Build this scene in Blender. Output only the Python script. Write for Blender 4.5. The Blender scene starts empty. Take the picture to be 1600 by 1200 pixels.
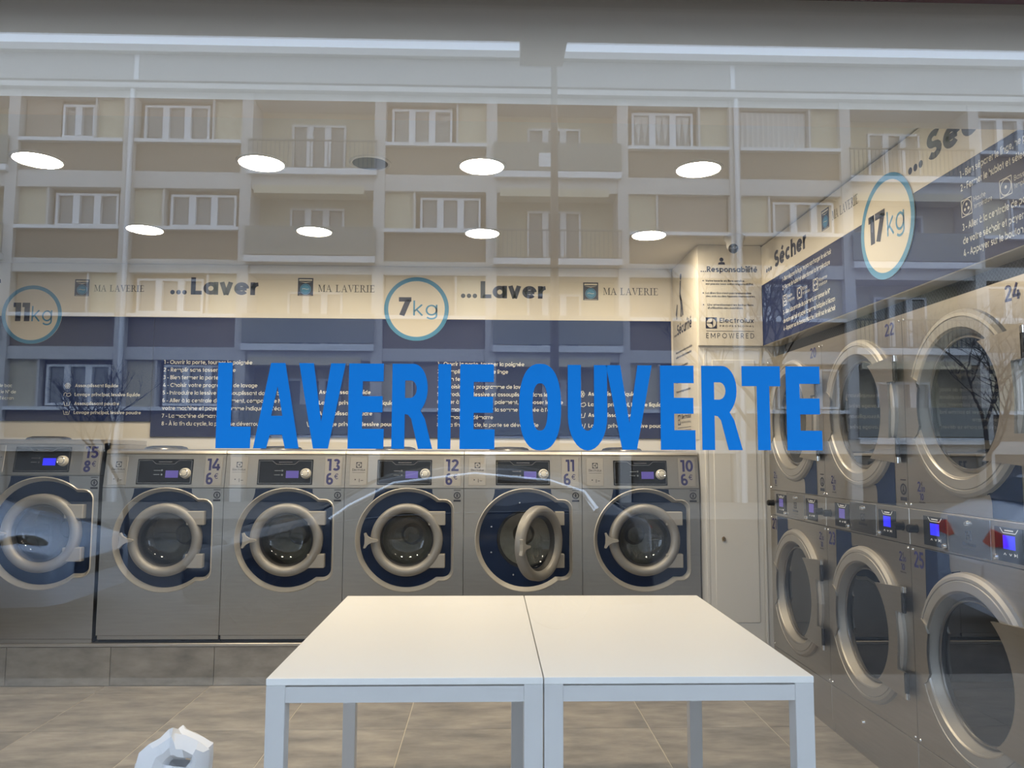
import bpy, bmesh, math, random
from mathutils import Matrix, Vector
PI = math.pi
random.seed(7)
SC = bpy.context.scene
COL = SC.collection

# ------------------------------------------------------------------ camera
EYE = 1.38
cam_d = bpy.data.cameras.new('camera'); cam = bpy.data.objects.new('camera', cam_d); COL.objects.link(cam)
cam_d.sensor_width = 36.0; cam_d.lens = 36.0 * 1220.0 / 1600.0; cam_d.clip_start = 0.02; cam_d.clip_end = 300
_p, _y, _r = math.atan(106 / 1220), math.atan(35 / 1220 * math.cos(math.atan(106 / 1220))), math.radians(0.2)
_f = Vector((math.sin(_y) * math.cos(_p), math.cos(_y) * math.cos(_p), math.sin(_p)))
_r0 = Vector((math.cos(_y), -math.sin(_y), 0)); _u0 = _r0.cross(_f)
_rr = math.cos(_r) * _r0 + math.sin(_r) * _u0; _uu = math.cos(_r) * _u0 - math.sin(_r) * _r0
cam.matrix_world = Matrix(((_rr.x, _uu.x, -_f.x, 0), (_rr.y, _uu.y, -_f.y, 0), (_rr.z, _uu.z, -_f.z, EYE), (0, 0, 0, 1)))
SC.camera = cam

# ------------------------------------------------------------------ sky, lamp strength, exposure
SKY_COLOR, SKY_STRENGTH = (0.64, 0.78, 1.0), 4.8
LAMP_COLOR, LAMP_STRENGTH = (1.0, 0.84, 0.62), 128.0
w = bpy.data.worlds.new('overcast_sky'); SC.world = w; w.use_nodes = True
bg = w.node_tree.nodes['Background']; bg.inputs[0].default_value = (*SKY_COLOR, 1); bg.inputs[1].default_value = SKY_STRENGTH
vs = SC.view_settings; vs.view_transform = 'Standard'; vs.look = 'None'; vs.exposure = 0.0; vs.gamma = 1.0
vs.use_curve_mapping = False
SC.cycles.max_bounces = 10; SC.cycles.transparent_max_bounces = 16; SC.cycles.caustics_reflective = False

# ------------------------------------------------------------------ materials
MATS = {}
def mat(name, col, rough=0.5, metal=0.0, spec=0.5, noise=0.0, nscale=8.0, stretch=(1, 1, 1), emit=None, estr=0.0, bump=0.0, bscale=60.0, vary=0.0, coat=0.0):
    if name in MATS: return MATS[name]
    m = bpy.data.materials.new(name); m.use_nodes = True; MATS[name] = m
    nt = m.node_tree; b = nt.nodes['Principled BSDF']
    b.inputs['Base Color'].default_value = (*col, 1); b.inputs['Roughness'].default_value = rough
    b.inputs['Metallic'].default_value = metal; b.inputs['Specular IOR Level'].default_value = spec
    if coat: b.inputs['Coat Weight'].default_value = coat; b.inputs['Coat Roughness'].default_value = 0.03
    if emit: b.inputs['Emission Color'].default_value = (*emit, 1); b.inputs['Emission Strength'].default_value = estr
    if noise or bump or vary:
        tc = nt.nodes.new('ShaderNodeTexCoord'); mp = nt.nodes.new('ShaderNodeMapping'); mp.inputs['Scale'].default_value = stretch
        nt.links.new(tc.outputs['Object'], mp.inputs['Vector'])
        n = nt.nodes.new('ShaderNodeTexNoise'); n.inputs['Scale'].default_value = nscale; n.inputs['Detail'].default_value = 6; n.inputs['Roughness'].default_value = 0.62
        if vary:
            oi = nt.nodes.new('ShaderNodeObjectInfo'); ad = nt.nodes.new('ShaderNodeVectorMath'); ad.operation = 'ADD'
            sc = nt.nodes.new('ShaderNodeVectorMath'); sc.operation = 'SCALE'; sc.inputs[0].default_value = (37, 91, 53)
            nt.links.new(oi.outputs['Random'], sc.inputs['Scale']); nt.links.new(mp.outputs[0], ad.inputs[0]); nt.links.new(sc.outputs[0], ad.inputs[1])
            nt.links.new(ad.outputs[0], n.inputs['Vector'])
        else: nt.links.new(mp.outputs[0], n.inputs['Vector'])
        if noise:
            r = nt.nodes.new('ShaderNodeMapRange'); r.inputs[1].default_value = 0.3; r.inputs[2].default_value = 0.7
            r.inputs[3].default_value = 1 - noise; r.inputs[4].default_value = 1 + noise
            nt.links.new(n.outputs['Fac'], r.inputs[0])
            mx = nt.nodes.new('ShaderNodeVectorMath'); mx.operation = 'SCALE'; mx.inputs[0].default_value = col
            fac = r.outputs[0]
            if vary:
                vr = nt.nodes.new('ShaderNodeMapRange'); vr.inputs[3].default_value = 1 - vary; vr.inputs[4].default_value = 1 + vary
                nt.links.new(oi.outputs['Random'], vr.inputs[0])
                mu = nt.nodes.new('ShaderNodeMath'); mu.operation = 'MULTIPLY'; nt.links.new(fac, mu.inputs[0]); nt.links.new(vr.outputs[0], mu.inputs[1]); fac = mu.outputs[0]
            nt.links.new(fac, mx.inputs['Scale']); nt.links.new(mx.outputs[0], b.inputs['Base Color'])
        if bump:
            n2 = nt.nodes.new('ShaderNodeTexNoise'); n2.inputs['Scale'].default_value = bscale
            nt.links.new(mp.outputs[0], n2.inputs['Vector'])
            bp = nt.nodes.new('ShaderNodeBump'); bp.inputs['Strength'].default_value = bump; bp.inputs['Distance'].default_value = 0.01
            nt.links.new(n2.outputs['Fac'], bp.inputs['Height']); nt.links.new(bp.outputs[0], b.inputs['Normal'])
    return m

def glass_mat(name, base_reflect, tint, rough=0.0, edge=0.8):
    """thin pane: see-through with a mirror reflection that grows towards grazing angles"""
    m = bpy.data.materials.new(name); m.use_nodes = True; MATS[name] = m
    nt = m.node_tree; nt.nodes.clear()
    out = nt.nodes.new('ShaderNodeOutputMaterial'); mix = nt.nodes.new('ShaderNodeMixShader')
    tr = nt.nodes.new('ShaderNodeBsdfTransparent'); tr.inputs[0].default_value = (*tint, 1)
    gl = nt.nodes.new('ShaderNodeBsdfGlossy'); gl.inputs['Roughness'].default_value = rough; gl.inputs[0].default_value = (1, 1, 1, 1)
    lw = nt.nodes.new('ShaderNodeLayerWeight'); lw.inputs[0].default_value = 0.5
    pw = nt.nodes.new('ShaderNodeMath'); pw.operation = 'POWER'; pw.inputs[1].default_value = 5.0
    ma = nt.nodes.new('ShaderNodeMath'); ma.operation = 'MULTIPLY_ADD'; ma.inputs[1].default_value = edge; ma.inputs[2].default_value = base_reflect
    nt.links.new(lw.outputs['Facing'], pw.inputs[0]); nt.links.new(pw.outputs[0], ma.inputs[0]); nt.links.new(ma.outputs[0], mix.inputs[0])
    nt.links.new(tr.outputs[0], mix.inputs[1]); nt.links.new(gl.outputs[0], mix.inputs[2]); nt.links.new(mix.outputs[0], out.inputs[0])
    return m

M_pane = glass_mat('shop_glass', 0.058, (0.97, 0.975, 0.97))
M_porthole = glass_mat('porthole_glass', 0.05, (0.42, 0.41, 0.38), 0.02)
M_steel = mat('brushed_steel', (0.48, 0.45, 0.40), 0.36, 1.0, noise=0.05, nscale=5, stretch=(1, 1, 14))
M_steel_dk = mat('dark_steel_plate', (0.30, 0.285, 0.26), 0.25, 1.0)
M_ring = mat('door_ring_grey', (0.30, 0.288, 0.265), 0.42, 0.25)
M_rim = mat('door_surround_grey', (0.64, 0.61, 0.545), 0.34, 0.3)
M_dish = mat('polished_dish_steel', (0.34, 0.325, 0.30), 0.36, 1.0)
M_satin = mat('satin_door_steel', (0.38, 0.36, 0.325), 0.5, 0.6)
M_chrome = mat('chrome', (0.75, 0.73, 0.70), 0.12, 1.0)
M_drum = mat('drum_steel', (0.42, 0.38, 0.29), 0.30, 1.0, noise=0.1, nscale=30)
M_rubber = mat('dark_rubber', (0.02, 0.02, 0.02), 0.5)
M_navy = mat('navy_gloss', (0.006, 0.016, 0.05), 0.35, spec=0.15)
M_black = mat('black_gloss', (0.010, 0.010, 0.010), 0.3, spec=0.18)
M_doorglass = mat('dark_door_glass', (0.008, 0.009, 0.010), 0.015)
M_toe = mat('black_shadow_gap', (0.012, 0.012, 0.013), 0.6)  # near-black colour standing in for the shade inside narrow gaps
M_knob = mat('ivory_knob', (0.72, 0.68, 0.58), 0.4)
M_handle = mat('handle_grey', (0.37, 0.35, 0.31), 0.45)
M_print = mat('purple_blue_print', (0.028, 0.028, 0.13), 0.5)
M_printk = mat('black_print', (0.018, 0.02, 0.03), 0.5)
M_printn = mat('navy_print', (0.022, 0.030, 0.072), 0.5)
M_printw = mat('white_print', (0.85, 0.84, 0.80), 0.5)
M_printb = mat('sky_blue_print', (0.055, 0.29, 0.52), 0.45)
M_plate = mat('sticker_plate', (0.50, 0.465, 0.41), 0.42, 0.85)
M_lcd = mat('lcd_dim', (0.05, 0.04, 0.15), 0.3, emit=(0.13, 0.085, 0.42), estr=0.55)
M_lcdb = mat('lcd_bright', (0.02, 0.02, 0.3), 0.3, emit=(0.02, 0.015, 1.0), estr=0.95)
M_cream = mat('cream_board', (0.80, 0.745, 0.63), 0.5)
M_signnavy = mat('navy_board', (0.014, 0.030, 0.115), 0.5, spec=0.25)
M_wall = mat('cream_wall_paint', (0.80, 0.755, 0.66), 0.6, bump=0.02)
M_ceil = mat('ceiling_paint', (0.80, 0.77, 0.71), 0.8)
M_header = mat('header_paint', (0.88, 0.77, 0.64), 0.7)
M_pier = mat('pier_paint', (0.80, 0.77, 0.70), 0.55)
M_tile = mat('stone_floor_tile', (0.30, 0.268, 0.222), 0.38, noise=0.40, nscale=4.0, stretch=(1.0, 2.4, 1), vary=0.05, bump=0.02)
M_ptile = mat('stone_plinth_tile', (0.30, 0.275, 0.235), 0.42, noise=0.38, nscale=3.5, stretch=(1, 1, 2.2), vary=0.06, bump=0.02)
M_grout = mat('pale_grout', (0.60, 0.54, 0.43), 0.8)
M_alu = mat('aluminium_trim', (0.6, 0.57, 0.52), 0.35, 0.9)
M_table = mat('white_laminate', (0.84, 0.83, 0.80), 0.38)
M_tleg = mat('white_lacquered_steel', (0.60, 0.595, 0.585), 0.35)
M_lamp = mat('led_diffuser', (0.9, 0.9, 0.9), 0.5, emit=LAMP_COLOR, estr=LAMP_STRENGTH)
M_lring = mat('lamp_trim_white', (0.8, 0.79, 0.76), 0.4)
M_grey = mat('speaker_grey', (0.16, 0.165, 0.18), 0.5)
M_brass = mat('brass', (0.38, 0.26, 0.10), 0.3, 1.0)
M_bag = mat('white_plastic_film', (0.86, 0.88, 0.92), 0.35, bump=0.25, bscale=18)
M_vinyl = mat('blue_vinyl', (0.0, 0.165, 0.52), 0.55, spec=0.15)
M_red = mat('dark_red_frame', (0.06, 0.008, 0.008), 0.4)
M_soffit = mat('soffit_paint', (0.80, 0.70, 0.60), 0.8)
M_conc = mat('pale_concrete', (0.58, 0.56, 0.53), 0.8, noise=0.05, nscale=2)
M_gconc = mat('grey_concrete', (0.38, 0.372, 0.36), 0.8, noise=0.05, nscale=1)
M_garage = mat('garage_door_grey', (0.13, 0.13, 0.13), 0.7)
M_tan = mat('tan_spandrel', (0.235, 0.185, 0.135), 0.8, noise=0.05, nscale=2, stretch=(1, 1, 14))
M_fcream = mat('cream_facade', (0.56, 0.50, 0.36), 0.8)
M_wwhite = mat('white_window_frame', (0.74, 0.75, 0.76), 0.5)
M_wpane = mat('window_pane_dark', (0.25, 0.25, 0.24), 0.15)
M_blind = mat('closed_shutter', (0.33, 0.27, 0.21), 0.6)
M_curtain = mat('net_curtain', (0.62, 0.61, 0.58), 0.8)
M_rail = mat('railing_grey', (0.15, 0.16, 0.155), 0.5)
M_railpanel = mat('balcony_panel', (0.24, 0.25, 0.225), 0.6)
M_asphalt = mat('asphalt', (0.05, 0.05, 0.052), 0.9, noise=0.15, nscale=6)
M_pave = mat('pavement', (0.25, 0.23, 0.205), 0.9, noise=0.12, nscale=4)
M_bark = mat('bare_bark', (0.05, 0.042, 0.036), 0.9)
M_post = mat('lamp_post_paint', (0.20, 0.175, 0.15), 0.6)
M_carsilver = mat('silver_blue_paint', (0.42, 0.52, 0.68), 0.25, coat=0.8)
M_cargrey = mat('slate_grey_paint', (0.065, 0.07, 0.08), 0.2, 0.2, coat=0.7)
M_carwhite = mat('white_paint', (0.62, 0.68, 0.78), 0.2, coat=0.7)
M_skysheen = mat('sky_sheen_trim', (0.88, 0.90, 0.93), 0.22, 1.0)  # bright metal standing in for sky sheen on pillars and roof edge
M_carglass = mat('car_glass', (0.01, 0.012, 0.015), 0.04)
M_alloy = mat('alloy_wheel_grey', (0.30, 0.31, 0.32), 0.5)
M_alloydk = mat('dark_alloy_wheel', (0.05, 0.05, 0.052), 0.5)
M_tyre = mat('tyre', (0.02, 0.02, 0.02), 0.8)
M_tail = mat('tail_light_red', (0.75, 0.02, 0.03), 0.15)
M_amber = mat('tail_light_amber', (0.40, 0.16, 0.07), 0.2)
M_headl = mat('headlight_dark', (0.06, 0.065, 0.07), 0.08)

# ------------------------------------------------------------------ mesh helpers
class MB:
    """collects primitives into one mesh; M maps the local design frame of what is added"""
    def __init__(s, M=None): s.bm = bmesh.new(); s.M = M or Matrix()
    def pt(s, p): return s.M @ Vector(p)
    def v(s, p): return s.bm.verts.new(s.pt(p))
    def face(s, vs):
        try: return s.bm.faces.new(vs)
        except ValueError: return None
    def box(s, x0, x1, y0, y1, z0, z1, bev=0.0, seg=1):
        P = [(x0, y0, z0), (x1, y0, z0), (x1, y1, z0), (x0, y1, z0), (x0, y0, z1), (x1, y0, z1), (x1, y1, z1), (x0, y1, z1)]
        v = [s.v(p) for p in P]
        fs = [s.face([v[i] for i in q]) for q in ((3, 2, 1, 0), (4, 5, 6, 7), (0, 1, 5, 4), (1, 2, 6, 5), (2, 3, 7, 6), (3, 0, 4, 7))]
        if bev:
            es = list({e for f in fs for e in f.edges})
            bmesh.ops.bevel(s.bm, geom=es, offset=bev, segments=seg, affect='EDGES', profile=0.5)
        return s
    def quad(s, *P): s.face([s.v(p) for p in P]); return s
    def loops(s, L, close=True, caps=(False, False), ring=True):
        """bridge successive vertex loops (same count)"""
        R = [[s.v(p) for p in l] for l in L]
        n = len(R[0])
        for a, b in zip(R, R[1:]):
            for i in range(n if ring else n - 1):
                j = (i + 1) % n
                s.face([a[i], a[j], b[j], b[i]])
        if caps[0]: s.face(R[0][::-1])
        if caps[1]: s.face(R[-1])
        return s
    def lathe(s, prof, c=(0, 0, 0), n=40, axis='y', sx=1.0, a0=0.0, a1=2 * PI):
        full = abs(a1 - a0 - 2 * PI) < 1e-6
        k = n if full else n + 1
        L = []
        for r, h in prof:
            l = []
            for i in range(k):
                a = a0 + (a1 - a0) * i / n
                ca, sa = math.cos(a) * r * sx, math.sin(a) * r
                if axis == 'y': l.append((c[0] + ca, c[1] + h, c[2] + sa))
                elif axis == 'z': l.append((c[0] + ca, c[1] + sa, c[2] + h))
                else: l.append((c[0] + h, c[1] + ca, c[2] + sa))
            L.append(l)
        R = []
        for (r, h), l in zip(prof, L):
            if r < 1e-6: R.append([s.v(l[0])])
            else: R.append([s.v(p) for p in l])
        for a, b in zip(R, R[1:]):
            for i in range(k if full else k - 1):
                j = (i + 1) % k
                if len(a) == 1 and len(b) == 1: continue
                if len(a) == 1: s.face([a[0], b[j], b[i]])
                elif len(b) == 1: s.face([a[i], a[j], b[0]])
                else: s.face([a[i], a[j], b[j], b[i]])
        return s
    def tube(s, pts, r, n=8, r1=None):
        pts = [Vector(p) for p in pts]; L = []
        for i, p in enumerate(pts):
            d = (pts[min(i + 1, len(pts) - 1)] - pts[max(i - 1, 0)]).normalized()
            up = Vector((0, 0, 1)) if abs(d.z) < 0.9 else Vector((1, 0, 0))
            a = d.cross(up).normalized(); b = d.cross(a)
            rr = r if r1 is None else r + (r1 - r) * i / (len(pts) - 1)
            L.append([p + a * math.cos(2 * PI * k / n) * rr + b * math.sin(2 * PI * k / n) * rr for k in range(n)])
        return s.loops(L, caps=(True, True))
    def fill(s, loops, y=0.0, y2=None):
        """flat shape in the x-z plane from closed 2-D loops (holes allowed); y2 gives it thickness"""
        def one(yy, flip):
            es, sides = [], []
            for lp in loops:
                vv = [s.v((p[0], yy, p[1])) for p in lp]; sides.append(vv)
                for i in range(len(vv)): es.append(s.bm.edges.new((vv[i], vv[(i + 1) % len(vv)])))
            g = bmesh.ops.triangle_fill(s.bm, use_beauty=True, use_dissolve=False, edges=es)
            return sides
        A = one(y, False)
        if y2 is not None:
            B = one(y2, True)
            for a, b in zip(A, B):
                for i in range(len(a)):
                    j = (i + 1) % len(a); s.face([a[i], a[j], b[j], b[i]])
        return s
    def disc(s, x, z, r, y=0.0, n=20, sx=1.0):
        s.face([s.v((x + r * sx * math.cos(2 * PI * i / n), y, z + r * math.sin(2 * PI * i / n))) for i in range(n)]); return s
    def ring(s, x, z, r0, r1, y=0.0, n=32, a0=0.0, a1=2 * PI):
        full = abs(a1 - a0 - 2 * PI) < 1e-6; k = n if full else n + 1
        A = [[(x + r * math.cos(a0 + (a1 - a0) * i / n), y, z + r * math.sin(a0 + (a1 - a0) * i / n)) for i in range(k)] for r in (r0, r1)]
        return s.loops(A, ring=full)
    def rect(s, x0, x1, z0, z1, y=0.0): return s.quad((x0, y, z0), (x1, y, z0), (x1, y, z1), (x0, y, z1))
    def stroke(s, pts, wd, y=0.0):
        for (x0, z0), (x1, z1) in zip(pts, pts[1:]):
            dx, dz = x1 - x0, z1 - z0; l = math.hypot(dx, dz) or 1; nx, nz = -dz / l * wd / 2, dx / l * wd / 2
            s.quad((x0 + nx, y, z0 + nz), (x1 + nx, y, z1 + nz), (x1 - nx, y, z1 - nz), (x0 - nx, y, z0 - nz))
        return s
    def text(s, st, x, z, cap=None, width=None, bold=0.0, align='l', y=0.0, cond=1.0):
        V, Fc, bb = text_mesh(st, bold)
        k = (cap or 0.05) / CAP; kx = k * cond
        if width: kx = width / (bb[1] - bb[0])
        if width and not cap: k = kx
        ox = x - bb[0] * kx if align == 'l' else (x - (bb[0] + bb[1]) / 2 * kx if align == 'c' else x - bb[1] * kx)
        vs = [s.v((ox + p[0] * kx, y, z + p[1] * k)) for p in V]
        for f in Fc: s.face([vs[i] for i in f])
        return s
    def build(s, name, m, parent=None, smooth=None, loc=None, rotz=0.0):
        bmesh.ops.recalc_face_normals(s.bm, faces=s.bm.faces)
        me = bpy.data.meshes.new(name); s.bm.to_mesh(me); s.bm.free()
        me.materials.append(m)
        if smooth is not None:
            me.polygons.foreach_set('use_smooth', [True] * len(me.polygons))
            me.set_sharp_from_angle(angle=math.radians(smooth))
        return put(name, me, parent, loc, rotz)

def put(name, me, parent=None, loc=None, rotz=0.0):
    o = bpy.data.objects.new(name, me); COL.objects.link(o)
    if parent: o.parent = parent
    if loc: o.location = loc
    if rotz: o.rotation_euler = (0, 0, rotz)
    return o

_tc = {}
def _arc(cx, cy, rx, ry, a0, a1, n=9): return [(cx + rx * math.cos(math.radians(a0 + (a1 - a0) * i / n)), cy + ry * math.sin(math.radians(a0 + (a1 - a0) * i / n))) for i in range(n + 1)]
XH, BW = .74, .70
ACC = {'é': ('e', 1), 'è': ('e', -1), 'à': ('a', -1), 'À': ('A', -1), 'ê': ('e', 2)}
def glyph(c, w):
    """skeleton strokes of one round sans-serif character: (width, polylines, closed flags by tuple)"""
    h = w / 2; X = XH - h; r = BW / 2 - h; ry = XH / 2 - h; cx, cy = BW / 2, XH / 2; T = 1 - h; B = h
    bowl = ('o', _arc(cx, cy, r, ry, 0, 360, 18)[:-1])
    def arch(x0, x1): return [(x0, 0)] + [(x0, X - (x1 - x0) / 2)] + _arc((x0 + x1) / 2, X - (x1 - x0) * .52, (x1 - x0) / 2, (x1 - x0) * .52, 180, 0, 8)[1:] + [(x1, 0)]
    def S_(wd, top):
        q = wd / 2 - h; g = (top - w) / 4
        return [_arc(wd / 2, top - h - g, q, g, 35, 250, 9) + _arc(wd / 2, h + g, q * 1.04, g, 80, -150, 9)]
    if c in ACC:
        b, k = ACC[c]; wd, st = glyph(b, w); x = wd / 2; z = (1.0 if b == 'A' else XH) + .08
        st = list(st); st.append([(x - .02 * k, z), (x + .13 * k, z + .2)] if abs(k) == 1 else [(x - .15, z), (x, z + .15), (x + .15, z)]); return wd, st
    L = {
        'a': lambda: (BW, [bowl, [(BW - h, XH), (BW - h, 0)]]), 'b': lambda: (BW, [bowl, [(h, 1.02), (h, 0)]]), 'd': lambda: (BW, [bowl, [(BW - h, 1.02), (BW - h, 0)]]),
        'c': lambda: (BW - .06, [_arc(cx, cy, r, ry, 48, 312, 14)]), 'e': lambda: (BW, [_arc(cx, cy, r, ry, 0, 318, 16), [(cx - r, cy), (cx + r, cy)]]), 'o': lambda: (BW, [bowl]),
        'f': lambda: (.40, [[(.15 + h, 0), (.15 + h, .80)] + _arc(.37, .80, .22 - h, .22 - h, 180, 90, 5)[1:], [(0, X), (.38, X)]]),
        'g': lambda: (BW, [bowl, [(BW - h, XH), (BW - h, .0)] + _arc(cx, .0, r, .26 - h, 0, -150, 9)[1:]]),
        'h': lambda: (.62, [[(h, 1.02), (h, 0)], arch(h, .62 - h)]), 'n': lambda: (.62, [[(h, XH), (h, 0)], arch(h, .62 - h)]), 'm': lambda: (1.02, [[(h, XH), (h, 0)], arch(h, .51), arch(.51, 1.02 - h)]),
        'i': lambda: (w, [[(h, XH), (h, 0)], ('o', _arc(h, .97, h * .6, h * .6, 0, 360, 6)[:-1])]), 'l': lambda: (w, [[(h, 1.02), (h, 0)]]),
        'j': lambda: (w + .05, [[(h + .05, XH), (h + .05, -.1), (0, -.2)], ('o', _arc(h + .05, .97, h * .6, h * .6, 0, 360, 6)[:-1])]),
        'k': lambda: (.60, [[(h, 1.02), (h, 0)], [(h, .27), (.52, XH)], [(.20, .40), (.54, 0)]]), 'p': lambda: (BW, [bowl, [(h, XH), (h, -.26)]]), 'q': lambda: (BW, [bowl, [(BW - h, XH), (BW - h, -.26)]]),
        'r': lambda: (.40, [[(h, XH), (h, 0)], [(h, X - .3)] + _arc(.36, X - .3, .36 - h, .30, 180, 88, 6)]), 's': lambda: (.54, S_(.54, XH)),
        't': lambda: (.40, [[(.14 + h, .95), (.14 + h, 0)], [(0, X), (.38, X)]]), 'u': lambda: (.62, [[(h, XH)] + [(h, .31)] + _arc(.31, .31, .31 - h, .31 - h, 180, 360, 8)[1:] + [(.62 - h, XH)], [(.62 - h, .35), (.62 - h, 0)]]),
        'v': lambda: (.62, [[(h * .9, XH), (.31, 0)], [(.62 - h * .9, XH), (.31, 0)]]), 'w': lambda: (.95, [[(h * .9, XH), (.26, 0), (.475, XH), (.69, 0), (.95 - h * .9, XH)]]),
        'x': lambda: (.60, [[(h, XH), (.6 - h, 0)], [(.6 - h, XH), (h, 0)]]), 'y': lambda: (.62, [[(h * .9, XH), (.32, .02)], [(.62 - h * .9, XH), (.20, -.26)]]), 'z': lambda: (.54, [[(.02, X), (.52, X)], [(.5, X), (.06, h)], [(.03, h), (.53, h)]]),
        'A': lambda: (.80, [[(h, 0), (.40, 1)], [(.80 - h, 0), (.40, 1)], [(.2, .30), (.6, .30)]]),
        'B': lambda: (.62, [[(h, 0), (h, 1)], [(h, T), (.32, T)] + _arc(.32, .75, .24 - h * .6, .25 - h, 90, -90, 6) + [(h, .5)], [(.32, .5)] + _arc(.35, .26, .27 - h, .26 - h, 90, -90, 6) + [(h, B)]]),
        'C': lambda: (.88, [_arc(.5, .5, .5 - h, .5 - h, 45, 315, 16)]), 'D': lambda: (.80, [[(h, 0), (h, 1)], [(h, T), (.3, T)] + _arc(.3, .5, .5 - h, .5 - h, 90, -90, 10) + [(h, B)]]),
        'E': lambda: (.54, [[(h, 0), (h, 1)], [(h, T), (.54, T)], [(h, .5), (.5, .5)], [(h, B), (.54, B)]]), 'F': lambda: (.52, [[(h, 0), (h, 1)], [(h, T), (.52, T)], [(h, .5), (.48, .5)]]),
        'H': lambda: (.76, [[(h, 0), (h, 1)], [(.76 - h, 0), (.76 - h, 1)], [(h, .5), (.76 - h, .5)]]), 'I': lambda: (w, [[(h, 0), (h, 1)]]), 'L': lambda: (.52, [[(h, 1), (h, 0)], [(h, B), (.52, B)]]),
        'M': lambda: (.96, [[(h, 0), (h, 1)], [(.96 - h, 0), (.96 - h, 1)], [(h, 1 - h * .5), (.48, .25)], [(.96 - h, 1 - h * .5), (.48, .25)]]), 'N': lambda: (.78, [[(h, 0), (h, 1)], [(.78 - h, 0), (.78 - h, 1)], [(h, 1 - h * .5), (.78 - h, h * .5)]]),
        'O': lambda: (1.0, [('o', _arc(.5, .5, .5 - h, .5 - h, 0, 360, 22)[:-1])]), 'P': lambda: (.62, [[(h, 0), (h, 1)], [(h, T), (.34, T)] + _arc(.34, .70, .28 - h, .30 - h, 90, -90, 7) + [(h, .4 + h)]]),
        'R': lambda: (.66, [[(h, 0), (h, 1)], [(h, T), (.34, T)] + _arc(.34, .70, .28 - h, .30 - h, 90, -90, 7) + [(h, .4 + h)], [(.30, .42), (.60, 0)]]), 'S': lambda: (.64, S_(.64, 1.0)),
        'T': lambda: (.62, [[(0, T), (.62, T)], [(.31, T), (.31, 0)]]), 'U': lambda: (.74, [[(h, 1), (h, .37)] + _arc(.37, .37, .37 - h, .37 - h, 180, 360, 8)[1:] + [(.74 - h, 1)]]),
        'V': lambda: (.78, [[(h, 1), (.39, 0)], [(.78 - h, 1), (.39, 0)]]), 'W': lambda: (1.15, [[(h * .9, 1), (.31, 0), (.575, 1), (.84, 0), (1.15 - h * .9, 1)]]),
        '0': lambda: (.62, [('o', _arc(.31, .5, .31 - h, .5 - h, 0, 360, 20)[:-1])]), '1': lambda: (.34, [[(.34 - h, 1), (.34 - h, 0)], [(.0, 1 - h), (.34, 1 - h)]]),
        '2': lambda: (.58, [_arc(.29, .71, .29 - h, .29 - h, 165, -35, 9) + [(h * 1.1, B + .02)], [(.0, B), (.58, B)]]), '3': lambda: (.58, [_arc(.29, .745, .27 - h, .255 - h, 150, -80, 9), _arc(.29, .27, .29 - h, .27 - h, 85, -155, 10)]),
        '4': lambda: (.64, [[(.40, 1), (.05, .27)], [(0, .25), (.64, .25)], [(.47, .55), (.47, 0)]]), '5': lambda: (.58, [[(.10 + h * .4, 1), (.07 + h * .4, .48)], [(.10, T), (.53, T)], _arc(.28, .32, .30 - h, .32 - h, 125, -155, 11)]),
        '6': lambda: (.60, [('o', _arc(.30, .31, .30 - h, .31 - h, 0, 360, 16)[:-1]), [(h, .33), (h * 1.1, .62)] + _arc(.32, .66, .32 - h, .34 - h, 180, 70, 6)]), '7': lambda: (.56, [[(0, T), (.56, T)], [(.56 - h * 1.05, T), (.14, 0)]]),
        '8': lambda: (.60, [('o', _arc(.30, .75, .26 - h, .25 - h, 0, 360, 14)[:-1]), ('o', _arc(.30, .27, .30 - h, .27 - h, 0, 360, 14)[:-1])]), '9': lambda: (.60, [('o', _arc(.30, .69, .30 - h, .31 - h, 0, 360, 16)[:-1]), [(.60 - h, .67), (.60 - h, .38)] + _arc(.28, .34, .32 - h, .34 - h, 0, -110, 6)]),
        '€': lambda: (.76, [_arc(.46, .5, .36 - h, .5 - h, 45, 315, 14), [(0, .58), (.58, .58)], [(0, .42), (.55, .42)]]),
        '.': lambda: (w * 1.5, [[(w * .75, 0), (w * .75, w)]]), ',': lambda: (w, [[(h * 1.2, w), (h * .6, -.14)]]), '-': lambda: (.36, [[(0, .36), (.36, .36)]]), "'": lambda: (w, [[(h, 1), (h, .72)]]), '/': lambda: (.40, [[(0, -.1), (.4, 1.05)]]),
        '°': lambda: (.30, [('o', _arc(.15, .83, .15 - h * .6, .15 - h * .6, 0, 360, 10)[:-1])])}
    if c == ' ': return .20, []
    return L[c]() if c in L else (.5, [])
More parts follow.
